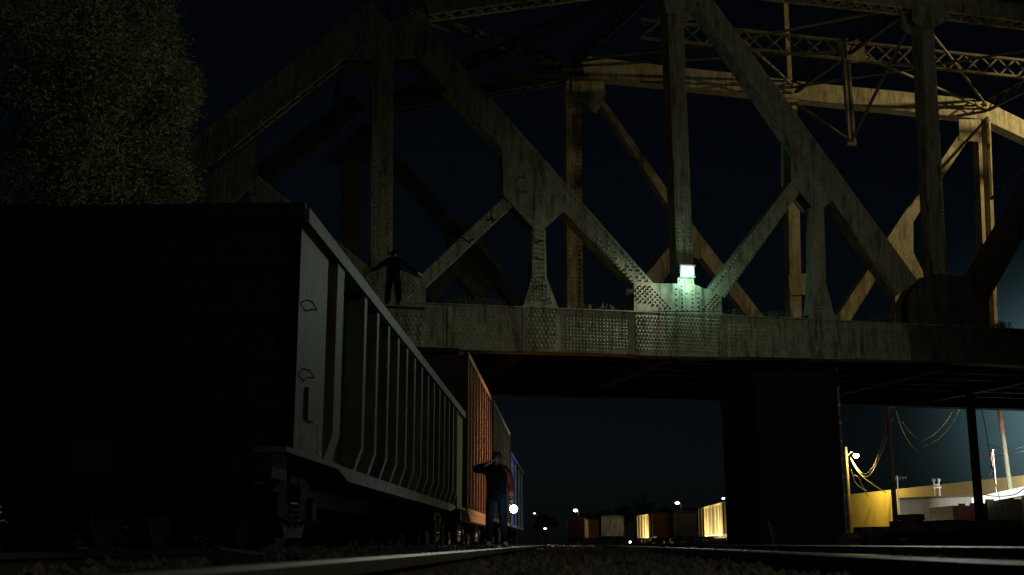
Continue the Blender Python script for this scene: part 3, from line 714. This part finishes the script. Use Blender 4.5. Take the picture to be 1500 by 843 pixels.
for i in range(30): leafcloud(m, (-14.5+rh.uniform(-.5,.5), 31.5+rh.uniform(-.4,1.5), rh.uniform(0,1.6)), .7, 150, .17, rh, .9)
hd = thing('hedge', 'long dark hedge running behind the standing train', 'hedge', (0,0,-.2)); m.build('foliage', M['leafdark'], hd)
# lit block wall glimpsed past the gondola's far corner
p = onY(-40,742,62); q = onY(16,742,62)
m = MB(); m.box((p.x-3,62,-.2),(q.x,62.3,p.z)); m.box((p.x-3,61.95,p.z),(q.x+.06,62.35,p.z+.08)); wb = m.build('block_wall', M['tanwall']); tag(wb, 'low lit block wall glimpsed beyond the gondola at the picture edge', 'wall')

# ------------------------------------------------------------------ right side yard
A = onY(1246,728,102.); B = onY(1500,702,74.); zw = 4.0
def wline(px):                               # a point of the warehouse wall line under column px
    d = ray(px,760); a = Vector((A.x,A.y)); b = Vector((B.x,B.y)); e = b-a
    # intersect the ground ray with the wall line
    t = (a.x*e.y-a.y*e.x)/(d.x*e.y-d.y*e.x); return Vector((d.x*t,d.y*t,0))
wh = thing('warehouse', 'long flat roofed warehouse with a yellow lit wall right of the pier', 'building', (A.x,A.y,-.2))
def wallseg(mb, p, q, z0, z1, th):
    p = Vector((p[0],p[1],0)); q = Vector((q[0],q[1],0)); d = (q-p).normalized(); n = Vector((-d.y,d.x,0))*th
    if n.y < 0: n = -n
    c = [p,q,q+n,p+n]; mb.add([(v.x,v.y,z0) for v in c]+[(v.x,v.y,z1) for v in c], [(0,3,2,1),(4,5,6,7),(0,1,5,4),(1,2,6,5),(2,3,7,6),(3,0,4,7)])
Ar = Vector((0,0,0)); Br = Vector((B.x-A.x,B.y-A.y,0)); Mr = wline(1309)-Vector((A.x,A.y,0)); Er = Ar+(Br-Ar)*1.4
m = MB(); wallseg(m, Ar, Mr, 0, zw+.2, 8); m.build('wall', M['yellowwall'], wh)
m = MB(); wallseg(m, Mr+(Br-Mr)*.003, Er, 0, zw+.2, 8); m.build('wall', M['tanwall'], wh)
m = MB(); wallseg(m, Ar-(Br-Ar)*.003, Er, zw+.2, zw+.32, 8.2); m.build('parapet', M['tanwall'], wh)
lb = thing('block_building', 'low off white block building in front of the long warehouse', 'building', (onY(1317,740,84).x,84,-.2))
e = onY(1475,740,77)-Vector((lb.location.x,84,0))
m = MB(); wallseg(m, (0,0), (e.x,e.y), 0, 3.22, 3); m.build('wall', M['whitewall'], lb)
m = MB(); wallseg(m, (-.1,-.12), (e.x+.1,e.y-.12), 3.22, 3.34, 3.3); m.build('roof', M['metal'], lb)
vp = onY(1380,727,80); vt = thing('roof_vent', 'pale twin pipe roof vent on the low block building', 'vent', (vp.x,80.5+.5,3.14))
m = MB()
for s in (-.17,.17): m.tube([(s,0,0),(s,0,1.0)], .05, 8); m.tube([(s,0,1.0),(s,-.06,1.12)], [.1,.12], 8)
m.box((-.28,-.04,.52),(.28,.04,.62)); m.box((-.2,-.03,.72),(.2,.03,.8)); m.build('pipes', M['awning'], vt)
an = onY(1315,755,83); av = thing('tv_antenna', 'thin roof antenna on a mast between yellow and white walls', 'antenna', (an.x,82.5,-.2))
zt2 = onY(1315,697,82.5).z+.2
m = MB(); m.tube([(0,0,0),(0,0,zt2)], .035, 6); m.build('mast', M['metal'], av)
m = MB(); m.tube([(-.15,0,zt2-.2),(.65,0,zt2-.12)], .02, 5)
for k in range(5): x = -.1+k*.17; m.tube([(x,-.3,zt2-.2+k*.01),(x,.3,zt2-.2+k*.01)], .012, 4); m.tube([(x,0,zt2-.2+.01*k-.15),(x,0,zt2-.2+.01*k+.15)], .012, 4)
m.build('elements', M['metal'], av)
tk = onY(1395,740,66); rtk = thing('red_truck', 'red box bodied truck parked in front of the pale building', 'truck', (tk.x,66,-.2))
wR = onY(1441,740,66).x-tk.x; zr = onY(1400,741,66).z+.2
m = MB(); m.box((0,0,.55),(wR,4.2,zr)); m.box((.05,-.03,.6),(wR-.05,0,.7)); m.build('body', M['red'], rtk)
m = MB(); m.box((.5,.3,zr+.001),(.8,.6,zr+.12)); m.box((1.1,.2,zr+.001),(1.6,.5,zr+.15)); m.build('roof_rack', M['red'], rtk)
m = MB(); m.box((.1,4.22,.5),(wR-.1,5.6,1.7)); m.build('cab', M['red'], rtk)
for yy in (.8,3.4):
    for xx in (.05,wR-.25): m = MB(); m.tube([(xx,yy,.4),(xx+.22,yy,.4)], .4, 16); m.build('wheel', M['black'], rtk)
fp = onY(1446,755,66); fpo = thing('fuel_pump', 'red and white fuel pump under the white canopy', 'pump', (fp.x,66.5,-.2))
z1 = onY(1446,738,66).z+.2
m = MB(); m.box((0,0,0),(.32,.5,z1)); m.build('side_panel', M['red'], fpo)
m = MB(); m.box((.325,.05,0),(.62,.45,z1-.35)); m.build('cabinet', M['awning'], fpo)
m = MB(); m.box((.38,.03,z1-.9),(.58,.049,z1-.55)); m.build('display', M['black'], fpo)
# canopy
c0 = onY(1425,738,73.); c1 = onY(1503,721,58.); zc2 = (c0.z+c1.z)/2
cn = thing('canopy', 'white sloping canopy roof lit brightly at the picture edge', 'canopy', (c0.x,c0.y,-.2))
d = Vector((c1.x-c0.x,c1.y-c0.y,0)); d = d*1.35; nrm = Vector((-d.y,d.x,0)).normalized()
if nrm.x < 0: nrm = -nrm
z0_ = zc2+.2
pv = [Vector((0,0,z0_)), d+Vector((0,0,z0_)), d+nrm*3+Vector((0,0,z0_+.95)), nrm*3+Vector((0,0,z0_+.35))]
m = MB(); m.add([*pv, *[v+Vector((0,0,.09)) for v in pv]], [(0,3,2,1),(4,5,6,7),(0,1,5,4),(1,2,6,5),(2,3,7,6),(3,0,4,7)]); m.build('roof', M['awning'], cn)
m = MB(); m.add([Vector((0,0,z0_-.10))-nrm*.04, d+Vector((0,0,z0_-.10))-nrm*.04, d+Vector((0,0,z0_+.30))-nrm*.04, Vector((0,0,z0_+.30))-nrm*.04, Vector((0,0,z0_-.10))-nrm*.005, d+Vector((0,0,z0_-.10))-nrm*.005, d+Vector((0,0,z0_+.30))-nrm*.005, Vector((0,0,z0_+.30))-nrm*.005], [(0,1,2,3),(7,6,5,4),(0,4,5,1),(1,5,6,2),(2,6,7,3),(3,7,4,0)]); m.build('fascia', M['fascia'], cn)
for k in (.1,.6,.98): q = d*k+nrm*.4; m = MB(); m.tube([(q.x,q.y,0),(q.x,q.y,z0_)], .07, 8); m.build('post', M['metal'], cn)
bwp = onY(1466,740,64); m = MB(); m.box((0,0,0),(6,.3,2.6)); bwo = m.build('shed', M['brownwall'], loc=(bwp.x,66,-.2)); tag(bwo, 'dull brown shed wall under the white canopy at the picture edge', 'shed')

# poles, cables
def pole(label, pxb, pyt, Y, r=.16, m='wood_pole', lean=0, arms=True, name='utility_pole'):
    b = onY(pxb,760,Y); z = onY(pxb,pyt,Y).z
    t = thing(name, label, 'pole', (b.x,Y,-.2)); h = z+.2
    q = MB(); q.tube([(0,0,0),(lean*.5,0,h*.5),(lean,0,h)], [r,r*.9,r*.75], 10); q.build('shaft', M[m], t)
    if arms:
        q = MB(); q.bar((lean-.55,-.12,h-.25),(lean+.55,-.12,h-.35),.1,.12); q.build('crossarm', M[m], t)
        for s in (-.45,.1,.4): q = MB(); q.tube([(lean+s,-.12,h-.22),(lean+s,-.12,h-.02)], [.06,.035], 8); q.build('insulator', M['awning'], t)
    return t
PL = 95.
pl1 = pole('street lamp pole with a glowing amber head beside the yellow wall', 1245, 655, PL, .15, arms=False, name='street_lamp'); pl1['category'] = 'lamp'
lpw = onY(1254,667,PL-.3); lx = lpw.x-pl1.location.x
m = MB(); m.tube([(0,0,lpw.z+.1),(lx*.5,-.2,lpw.z+.45),(lx,-.3,lpw.z+.42)], .04, 6); m.build('arm', M['metal'], pl1)
m = MB(); m.tube([(lx,-.3,lpw.z+.45),(lx,-.3,lpw.z+.3)], [.1,.22], 12); m.build('shade', M['metal'], pl1)
m = MB(); m.tube([(lx,-.3,lpw.z+.29),(lx,-.3,lpw.z+.15),(lx,-.3,lpw.z-.02)], [.2,.24,.1], 14); m.build('lens', M['lampsod'], pl1, smooth=True)
pole('tall dark wooden utility pole with white insulators at its top', 1311.5, 590, 88, .2, m='dark_pole')
p3 = pole('leaning utility pole lit grey green and red above the canopy', 1487, 585, 70, .15, lean=-.35, m='grey_pole')
m = MB(); p3h = onY(1487,585,70).z+.2; m.tube([(-.29,0,p3h*.77),(-.34,0,p3h*.99)], [.145,.13], 10); m.build('red_band', M['redpaint'], p3)
fpole = onY(1462,745,72); fg = thing('flagpole', 'thin flagpole with a limp red and white flag behind the canopy', 'flag', (fpole.x,72,-.2))
fz = onY(1462,660,72).z+.2
m = MB(); m.tube([(0,0,0),(0,0,fz)], .03, 6); m.tube([(0,0,fz),(0,0,fz+.06)], .06, 8); m.build('pole', M['awning'], fg)
for k,mm in enumerate(('flagw','flagr','flagw','flagr','flagb')):
    m = MB(); x0_ = -.04-.055*k; vs = []
    for i in range(9):
        t = i/8; zz = fz-.1-(1.25-.1*(4-k))*t-.25*t*(k/4); vs += [(x0_*(.35+.75*t)+.03*math.sin(t*5+k),.05*math.sin(t*7+k*2),zz),((x0_-.055)*(.35+.75*t)+.03*math.sin(t*5+k+1),.05*math.sin(t*7+k*2+2),zz)]
    m.add(vs, [(2*i,2*i+1,2*i+3,2*i+2) for i in range(8)]); m.build('flag_fold', M[mm], fg)
def cable(label, pts, Y0, Y1, r=.03, m='cable', group='cables strung between the poles'):
    n = len(pts); W3 = []
    for i,(a,b) in enumerate(pts): W3.append(onY(a,b,Y0+(Y1-Y0)*i/(n-1)))
    out = []                                   # Catmull-Rom through the surveyed points
    for i in range(n-1):
        p0,p1,p2,p3_ = W3[max(i-1,0)],W3[i],W3[i+1],W3[min(i+2,n-1)]
        for k in range(6):
            t = k/6; out.append(.5*((2*p1)+(p2-p0)*t+(2*p0-5*p1+4*p2-p3_)*t*t+(3*p1-p0-3*p2+p3_)*t**3))
    out.append(W3[-1]); q = MB(); q.tube(out, r*.8, 6); tag(q.build('cable', M[m]), label, 'cable', group)
cable('slack cable drooping from the dark pole toward the amber lamp', [(1304,600),(1297,630),(1287,665),(1275,690),(1264,694),(1254,684),(1246,670)], 88, 95)
cable('lower slack cable drooping from the dark pole, longest of the pair', [(1308,612),(1299,640),(1288,672),(1276,694),(1266,698),(1256,690),(1246,673)], 88, 95)
cable('thick lit cable running from the amber lamp down to the warehouse roof', [(1246,671),(1253,686),(1263,698),(1280,711),(1298,722)], 95, 94, .055)
cable('short cable looping from the lamp pole to the yellow wall', [(1247,688),(1252,705),(1261,715),(1270,719)], 95, 96, .03)
cable('twisted service drop from the lamp pole to the yellow wall', [(1251,696),(1258,700),(1263,712),(1272,728)], 95, 97, .04)
cable('cable hanging right of the dark pole with a bright splice', [(1313,603),(1320,625),(1329,644),(1341,659),(1358,668)], 88, 100, .025)
cable('upper short cable right of the dark pole', [(1322,618),(1330,630),(1341,641),(1352,646)], 88, 100, .025)
cable('amber lit cable rising under the bridge left of the steel column', [(1352,646),(1366,638),(1378,628),(1390,612),(1401,592)], 100, 75, .025)
cable('dim cable below the amber one left of the steel column', [(1352,655),(1372,645),(1388,630),(1400,612),(1408,595)], 100, 78, .02)
cable('bright cable sagging across the leaning pole, highest of the lit pair', [(1428,649),(1450,653),(1470,658),(1486,657),(1510,652)], 82, 66, .03)
cable('bright lower cable rising to the right behind the flag', [(1440,671),(1465,668),(1485,664),(1510,658)], 82, 66, .03)
cable('thin cable high on the right passing behind the leaning pole', [(1448,622),(1465,616),(1485,612),(1510,604)], 82, 68, .02)
cable('faint topmost cable on the right under the bridge', [(1470,604),(1490,599),(1510,594)], 82, 68, .018)
cable('black cable dangling from the steel column to the ground', [(1438,600),(1444,630),(1451,672),(1460,715),(1472,757)], 50.4, 52, .02, 'cable_dark')
cable('pale cable sagging along the canopy edge', [(1441,725),(1455,727),(1472,727),(1488,724),(1500,716)], 62, 56, .03)

# stacked ties in front of the yard
TYY = 36.; rs_ = random.Random(4); proto = None; tg = 'old railway ties stacked in piles'
def addtie(x, y, z, rz, label):
    global proto
    if proto is None:
        q = MB(); q.box((-1.28,-.115,0),(1.28,.115,.175)); proto = q.build('railway_tie', M['tie']); o = proto
    else: o = proto.copy(); COL.objects.link(o)
    o.location = (x,y,z); o.rotation_euler = (0,rs_.uniform(-.012,.012),rz); tag(o, label, 'railway tie', tg)
XL = onY(1240,790,TYY).x
for k in range(3):
    for xc in (XL+1.75,XL+4.2):
        for j in range(2): addtie(xc+rs_.uniform(-.3,.3), TYY+.1+j*.5+rs_.uniform(-.05,.05), -.19+k*.179, rs_.uniform(-.06,.06), 'old black railway tie lying crosswise low in the piles beside the pier')
hts = [(1258,778),(1276,768),(1300,760),(1330,757),(1360,757),(1390,759),(1420,757),(1445,761),(1470,764),(1484,770)]
x = XL+.15
while x < XL+5.55:
    pxx = 828+x*1757/TYY; top = [b_ for a_,b_ in hts if a_ >= pxx-1] or [778]
    hgt = (797-top[0])*TYY/1757+.03
    for lv in range(6):
        z = -.19+.179*lv
        if lv < 3 and not (pxx < 1272 or pxx > 1478): continue
        if z+.178 > hgt+.06: break
        if lv > 3 and rs_.random() < .22: break
        addtie(x+rs_.uniform(-.03,.03), TYY+.25+rs_.uniform(-.35,.35), z, R(90)+rs_.uniform(-.05,.05), 'old black railway tie laid end on atop the piles beside the pier')
    x += rs_.uniform(.245,.33)
p = onY(1130,795,40); mk = thing('marker_flag', 'slim leaning red marker flag beside the bridge pier', 'flag', (p.x,40,-.2))
m = MB(); m.tube([(.1,0,0),(-.06,0,.95)], .018, 6); m.build('staff', M['metal'], mk)
m = MB(); m.add([(-.06,0,.95),(.07,.02,.2),(.22,.0,.2),(.02,-.02,.95),(-.06,.02,.95),(.07,.04,.2),(.22,.02,.2),(.02,.0,.95)], [(0,1,2,3),(7,6,5,4),(0,4,5,1),(1,5,6,2),(2,6,7,3),(3,7,4,0)]); m.build('cloth', M['red'], mk)

# ------------------------------------------------------------------ people
def skinmesh(name, verts, edges, radii, m, parent, root=0, sub=2):
    me = bpy.data.meshes.new(name); me.from_pydata(verts, edges, []); me.materials.append(m)
    o = bpy.data.objects.new(name, me); COL.objects.link(o); o.parent = parent
    sk = o.modifiers.new('skin','SKIN'); sk.use_smooth_shade = True
    for i,v in enumerate(me.skin_vertices[0].data):
        r = radii[i]; v.radius = r if isinstance(r,tuple) else (r,r); v.use_root = (i==root); v.use_loose = False
    ss = o.modifiers.new('sub','SUBSURF'); ss.levels = sub; ss.render_levels = sub
    return o
def person(label, loc, rz, J, fingers, cloth, H=1.72, hood=False, shoe='shoe', tilt=0):
    """J: joints in metres, figure faces local -y; r/l are the figure's right and left (its right is local -x)"""
    t = thing('person', label, 'person', loc, rz)
    v = []; e = []; r = []
    def a(p, rad, par=None):
        v.append(tuple(p)); r.append(rad)
        if par is not None: e.append((par,len(v)-1))
        return len(v)-1
    pel = a(J['pel'],(.155,.11)); wa = a(J['waist'],(.14,.10),pel); ch = a(J['chest'],(.165,.115),wa); nb = a(J['neckb'],.075,ch)
    nk = a(J['neck'],.055,nb); hd0 = a(J['jaw'],(.066,.072),nk); hd1 = a(J['head'],(.078,.095),hd0); hd2 = a(J['crown'],(.06,.07),hd1)
    ns = a((J['head'][0]+J['face'][0]*.118, J['head'][1]+J['face'][1]*.118, J['head'][2]-.025), .014, hd1)
    for s in 'rl':
        sh = a(J['sh'+s],.062,ch); el = a(J['el'+s],.043,sh); wr = a(J['wr'+s],.029,el); pm = a(J['pm'+s],(.036,.022),wr)
        W0,PM = Vector(J['wr'+s]),Vector(J['pm'+s]); d = (PM-W0).normalized(); side = Vector(fingers[s][0]).normalized(); cur = Vector(fingers[s][1]).normalized(); bend = fingers[s][2]
        for k,ln in enumerate((.068,.078,.073,.056)):
            b0 = PM+d*.035+side*(.030-.020*k); f1 = b0+(d*(1-bend*.3)+cur*bend*.6).normalized()*ln*.55; f2 = f1+(d*(1-bend)+cur*bend).normalized()*ln*.5
            i0 = a(b0,.011,pm); i1 = a(f1,.0095,i0); a(f2,.008,i1)
        tb_ = PM-d*.02+side*.038; t1 = tb_+(side*.6+d*.6+cur*bend*.5).normalized()*.035; t2 = t1+(d*.8+cur*bend*.8+side*.1).normalized()*.028
        i0 = a(tb_,.013,pm); i1 = a(t1,.011,i0); a(t2,.009,i1)
        hp = a(J['hip'+s],.09,pel); kn = a(J['kn'+s],.058,hp); an_ = a(J['an'+s],.04,kn); a(J['to'+s],(.042,.03),an_)
    skinmesh('body', v, e, r, M['skin'], t)
    def garment(name, chain, m):
        v2 = []; e2 = []; r2 = []; idx = {}
        for ky,rad,par in chain:
            p = J[ky] if isinstance(ky,str) else ky
            v2.append(tuple(p)); r2.append(rad); idx[ky if isinstance(ky,str) else len(v2)] = len(v2)-1
            if par is not None: e2.append((idx[par],len(v2)-1))
        skinmesh(name, v2, e2, r2, M[m], t)
    J['hem'] = tuple(Vector(J['pel'])+Vector((0,0,-.15))); J['wl_'] = tuple(Vector(J['ell']).lerp(Vector(J['wrl']),.93)); J['wr_'] = tuple(Vector(J['elr']).lerp(Vector(J['wrr']),.93))
    if cloth.get('two'):
        garment('jacket', [('hem',(.195,.15),None),('pel',(.19,.145),'hem'),('waist',(.175,.135),'pel'),('chest',(.195,.145),'waist'),('neckb',.10,'chest'),('shr',.088,'chest'),('elr',.074,'shr'),('wr_',.06,'elr'),('shl',.085,'chest')], cloth['jacket'])
        garment('sleeve', [('shl',.09,None),('ell',.068,'shl'),('wl_',.06,'ell')], 'sleeve')
    else:
        garment('jacket', [('hem',(.195,.15),None),('pel',(.19,.145),'hem'),('waist',(.175,.135),'pel'),('chest',(.195,.145),'waist'),('neckb',.10,'chest'),('shr',.088,'chest'),('elr',.074,'shr'),('wr_',.06,'elr'),('shl',.088,'chest'),('ell',.066,'shl'),('wl_',.058,'ell')], cloth['jacket'])
    garment('trousers', [('pel',(.11,.09),None),('hipr',.10,'pel'),('knr',.078,'hipr'),('anr',.062,'knr'),('hipl',.10,'pel'),('knl',.078,'hipl'),('anl',.062,'knl')], cloth['trousers'])
    for s in 'rl':
        A_ = Vector(J['an'+s]); T_ = Vector(J['to'+s]); dd = (T_-A_); dd.z = 0; dd = dd.normalized()
        z0s = min(A_.z,T_.z)-.0
        skinmesh('shoe', [tuple(Vector((A_.x,A_.y,T_.z+.012))-dd*.055), tuple(Vector((A_.x,A_.y,T_.z+.02))+dd*.05), tuple(T_+dd*.03)], [(0,1),(1,2)], [(.05,.05),(.052,.048),(.05,.038)], M[shoe], t)
    hc = Vector(J['head']); fc = Vector(J['face'])
    hv = [tuple(hc-fc*.03+Vector((0,0,-.06))), tuple(hc-fc*.022+Vector((0,0,.02))), tuple(hc-fc*.012+Vector((0,0,.085)))]
    skinmesh('hood' if hood else 'hair', hv, [(0,1),(1,2)], [(.088,.085),(.102,.102),(.082,.08)] if not hood else [(.12,.11),(.125,.12),(.1,.1)], M[cloth['jacket']] if hood else M['hair'], t)
    sd = Vector((-fc.y,fc.x,0))
    for s in (-1,1):
        m_ = MB(); c_ = hc+fc*.098+sd*s*.032+Vector((0,0,.005)); m_.tube([c_-fc*.006,c_+fc*.004], [.011,.008], 8); m_.build('eye', M['eye'], t)
    return t
# walker with the torch, facing the camera; its right is local -x, image left
pw = onY(727,803,21.)
Jw = dict(pel=(0,0,.93),waist=(0,0,1.08),chest=(0,.01,1.30),neckb=(0,.01,1.44),neck=(0,.0,1.49),jaw=(0,-.015,1.545),head=(0,-.01,1.61),crown=(0,0,1.69),face=(0,-1,0),
  shr=(-.18,.01,1.39),elr=(-.40,-.06,1.36),wrr=(-.17,-.20,1.45),pmr=(-.10,-.20,1.49),
  shl=(.18,.01,1.39),ell=(.25,.03,1.12),wrl=(.27,-.10,.88),pml=(.28,-.15,.80),
  hipr=(-.09,0,.90),knr=(-.12,-.05,.49),anr=(-.13,.03,.10),tor=(-.15,-.10,.045), hipl=(.09,0,.90),knl=(.12,-.02,.49),anl=(.15,.05,.10),tol=(.18,-.09,.045))
fw_ = dict(r=((0,-1,.3),(.5,.6,.2),.5), l=((0,-1,.2),(-1,0,0),.95))
person('person in dark jacket and jeans with a red sleeve walking beside the train', (pw.x,21,pw.z-.01), 0, Jw, fw_, dict(jacket='jacket',trousers='jeans',two=True))
tc_ = onY(752.5,746,20.7); to = thing('flashlight', 'bright white flashlight held low by the walking person', 'flashlight', tc_)
m = MB(); m.tube([(-.03,.26,.06),(-.012,.10,.02)], .017, 10); m.build('handle', M['black'], to)
m = MB(); m.tube([(-.012,.10,.02),(-.004,.03,.006),(0,-.008,0)], [.02,.05,.062], 16); m.build('head', M['black'], to)
mt = mat('lit flashlight lens', (.9,.9,.95), .3, emit=(.85,.95,1), es=40, bump=0)
m = MB(); m.tube([(0,-.009,0),(0,-.022,0)], [.066,.066], 20); m.build('lens', mt, to)
# climber on the chord, back to the camera
fu = BO+BU*uz(577,449,-.2)[0]+BV*(-.17); fu.z = uz(577,449,-.2)[1]
m = MB(); lu = uz(577,450); m.box((lu[0]-1.6,-.42,lu[1]-.05),(lu[0]+1.0,-.06,lu[1]-.01)); m.build('ledge', BR, bridge)
Jc = dict(pel=(0,0,.95),waist=(0,0,1.10),chest=(0,-.01,1.32),neckb=(0,-.01,1.46),neck=(0,.0,1.51),jaw=(0,-.01,1.565),head=(.02,-.02,1.63),crown=(.04,-.01,1.71),face=(0,-1,0),
  shr=(-.18,0,1.40),elr=(-.46,-.03,1.22),wrr=(-.72,-.05,1.06),pmr=(-.79,-.05,1.01), shl=(.18,0,1.40),ell=(.45,-.03,1.20),wrl=(.71,-.05,1.05),pml=(.78,-.05,1.0),
  hipr=(-.10,0,.92),knr=(-.15,-.03,.50),anr=(-.17,.02,.11),tor=(-.19,-.11,.05), hipl=(.10,0,.92),knl=(.15,-.03,.50),anl=(.17,.02,.11),tol=(.20,-.10,.05))
for k in list(Jc):                            # mirror left/right so the long arm points to the diagonal
    pass
fc_ = dict(r=((0,-1,.2),(.2,-.3,-1),.3), l=((0,-1,.2),(-.2,-.3,-1),.3))
pc = person('hooded person in black balancing on the bridge chord with arms spread', fu, PHI+math.pi, Jc, fc_, dict(jacket='jacket',trousers='jacket'), hood=True); pc.scale = (1.1,1.1,1.1)
for i,s in enumerate(('r',)):
    a_ = Vector(Jc['wr'+s]); b_ = Vector(Jc['pm'+s]); d_ = (b_-a_).normalized()
    skinmesh('glove', [tuple(a_-d_*.05), tuple(a_+d_*.03), tuple(b_+d_*.02), tuple(b_+d_*.085)], [(0,1),(1,2),(2,3)], [.045,.04,(.05,.04),(.04,.028)], M['glove'], pc)

# ------------------------------------------------------------------ lights
def wpt(u, v, z): return BO+BU*u+BV*v+Vector((0,0,z))
lpo = LP-BV*.34
lamp('wall lamp throw', 'SPOT', lpo, 700, (.88,1,.84), .12, spot_size=R(146), spot_blend=.5, aim=lpo+Vector((-3.8,-9,-3.4)))
lamp('wall lamp glow', 'POINT', LP-BV*.36+Vector((0,0,-.34)), 62, (.46,1,.80), .12)
fl_at = Vector((13,15,9.))
fl = lamp('yard floodlight', 'SPOT', fl_at, 1520, (.88,.97,.74), .2, spot_size=R(46), spot_blend=1., aim=onY(925,555,40)); fl.scale = (1.45,1.0,1)
lamp('upper truss fill', 'SPOT', fl_at+Vector((.4,0,.2)), 900, (.9,.97,.75), .2, spot_size=R(46), spot_blend=1., aim=onY(1200,70,42))  # unseen head, added to brighten the upper truss
lamp('tree fill', 'SPOT', fl_at+Vector((0,0,.5)), 4300, (1,.94,.66), .2, spot_size=R(31), spot_blend=.8, aim=(tb.x-2.6,TY,9.5))  # unseen spot, added to bring up the tree
lamp('ground fill', 'POINT', fl_at+Vector((0,0,-.5)), 60, (1,.9,.66), .2)  # unseen point, added to lift the dark ground
sd_at = wpt(U4+6.5, 2.6, zl+1.4)
lamp('bridge street light', 'POINT', sd_at, 5500, (1,.80,.38), .15)
lamp('amber street lamp', 'POINT', (lpw.x,lpw.y-.35,lpw.z-.3), 2000, (1,.78,.2), .2)
cf = onY(1530,690,66)
lamp('canopy floodlight', 'SPOT', cf, 8500, (1,.97,.82), .3, spot_size=R(120), spot_blend=.6, aim=(25,82,1.8))
lamp('ground lamp light', 'SPOT', (9.2,176.5,.3), 4200, (1,.8,.36), .15, spot_size=R(150), spot_blend=.5, aim=(13,180,1.4))
lamp('second ground lamp light', 'SPOT', (13.9,128,.2), 3600, (1,.8,.36), .15, spot_size=R(150), spot_blend=.5, aim=(17,130,1.3))
lamp('third ground lamp light', 'SPOT', (13.9,140,.2), 3600, (1,.8,.36), .15, spot_size=R(150), spot_blend=.5, aim=(17,138,1.3))
lamp('blue car fill', 'SPOT', onY(1150,690,60), 1700, (.92,.97,1), .15, spot_size=R(75), spot_blend=.8, aim=(-2.6,58,2.4))  # hidden spot without a lamp body, added to light the blue car
lamp('yard car fill', 'SPOT', onY(1150,640,100), 4500, (1,.86,.55), .2, spot_size=R(90), spot_blend=.8, aim=onY(900,785,150))  # added out of sight to light the distant car ends
lamp('foreground fill', 'POINT', (4,-8,6), 330, (1,.9,.66), .2)  # unseen point, added to brighten the ballast near the camera
lamp('flashlight spill', 'POINT', Vector(tc_)+Vector((-.02,-.12,.02)), 5, (.7,.9,1), .03)
lamp('boxcar fill', 'SPOT', (5.6,42.2,6.0), 6500, (1,.78,.5), .2, spot_size=R(62), spot_blend=.9, aim=(-2.6,39.5,1.3))  # no lamp body; added under the deck to light the boxcar side
lamp('street light beyond the tree', 'POINT', (-33,56,5), 500, (1,.75,.35), .2)
sun = lamp('moon', 'SUN', (0,0,50), .006, (.8,.9,1)); sun.data.angle = R(.5); sun.rotation_euler = (R(50),0,R(40))

# ------------------------------------------------------------------ sky
w = bpy.data.worlds.new('World'); S.world = w; w.use_nodes = True
nt = w.node_tree; N = nt.nodes; L = nt.links; bg = N['Background']
sk = N.new('ShaderNodeTexSky'); sk.sky_type = 'NISHITA'; sk.sun_disc = False; sk.sun_elevation = R(40); sk.sun_rotation = R(140)
tn = N.new('ShaderNodeVectorMath'); tn.operation = 'MULTIPLY'; tn.inputs[1].default_value = (.0004,.00054,.00062)
L.new(sk.outputs['Color'], tn.inputs[0])
tc = N.new('ShaderNodeTexCoord')
def glow(d, power, col):
    dd = Vector(d).normalized()
    n = N.new('ShaderNodeVectorMath'); n.operation = 'DOT_PRODUCT'; n.inputs[1].default_value = dd; L.new(tc.outputs['Generated'], n.inputs[0])
    c = N.new('ShaderNodeMath'); c.operation = 'MAXIMUM'; c.inputs[1].default_value = 0; L.new(n.outputs['Value'], c.inputs[0])
    p = N.new('ShaderNodeMath'); p.operation = 'POWER'; p.inputs[1].default_value = power; L.new(c.outputs[0], p.inputs[0])
    s = N.new('ShaderNodeVectorMath'); s.operation = 'SCALE'; s.inputs[0].default_value = col; L.new(p.outputs[0], s.inputs['Scale']); return s
g1 = glow(ray(1600,610), 420, (.105,.205,.225)); g2 = glow(ray(900,700), 40, (.0003,.0004,.0008))
ad = N.new('ShaderNodeVectorMath'); ad.operation = 'ADD'; L.new(tn.outputs[0], ad.inputs[0]); L.new(g1.outputs[0], ad.inputs[1])
ad2 = N.new('ShaderNodeVectorMath'); ad2.operation = 'ADD'; L.new(ad.outputs[0], ad2.inputs[0]); L.new(g2.outputs[0], ad2.inputs[1])
L.new(ad2.outputs[0], bg.inputs['Color']); bg.inputs['Strength'].default_value = 1.0

# ------------------------------------------------------------------ camera
cd = bpy.data.cameras.new('Camera'); co = bpy.data.objects.new('Camera', cd); COL.objects.link(co)
cd.sensor_width = 36; cd.lens = 36*F/1500; cd.clip_start = .02; cd.clip_end = 3000
co.matrix_world = Matrix(((RT.x,UP.x,-FW.x,CAM.x),(RT.y,UP.y,-FW.y,CAM.y),(RT.z,UP.z,-FW.z,CAM.z),(0,0,0,1)))
cd.dof.use_dof = True; cd.dof.focus_distance = 38; cd.dof.aperture_fstop = 7
S.camera = co
S.view_settings.view_transform = 'Standard'; S.view_settings.look = 'None'; S.view_settings.exposure = 0; S.view_settings.gamma = 1
S.cycles.use_denoising = True; S.cycles.max_bounces = 5; S.cycles.sample_clamp_indirect = 3
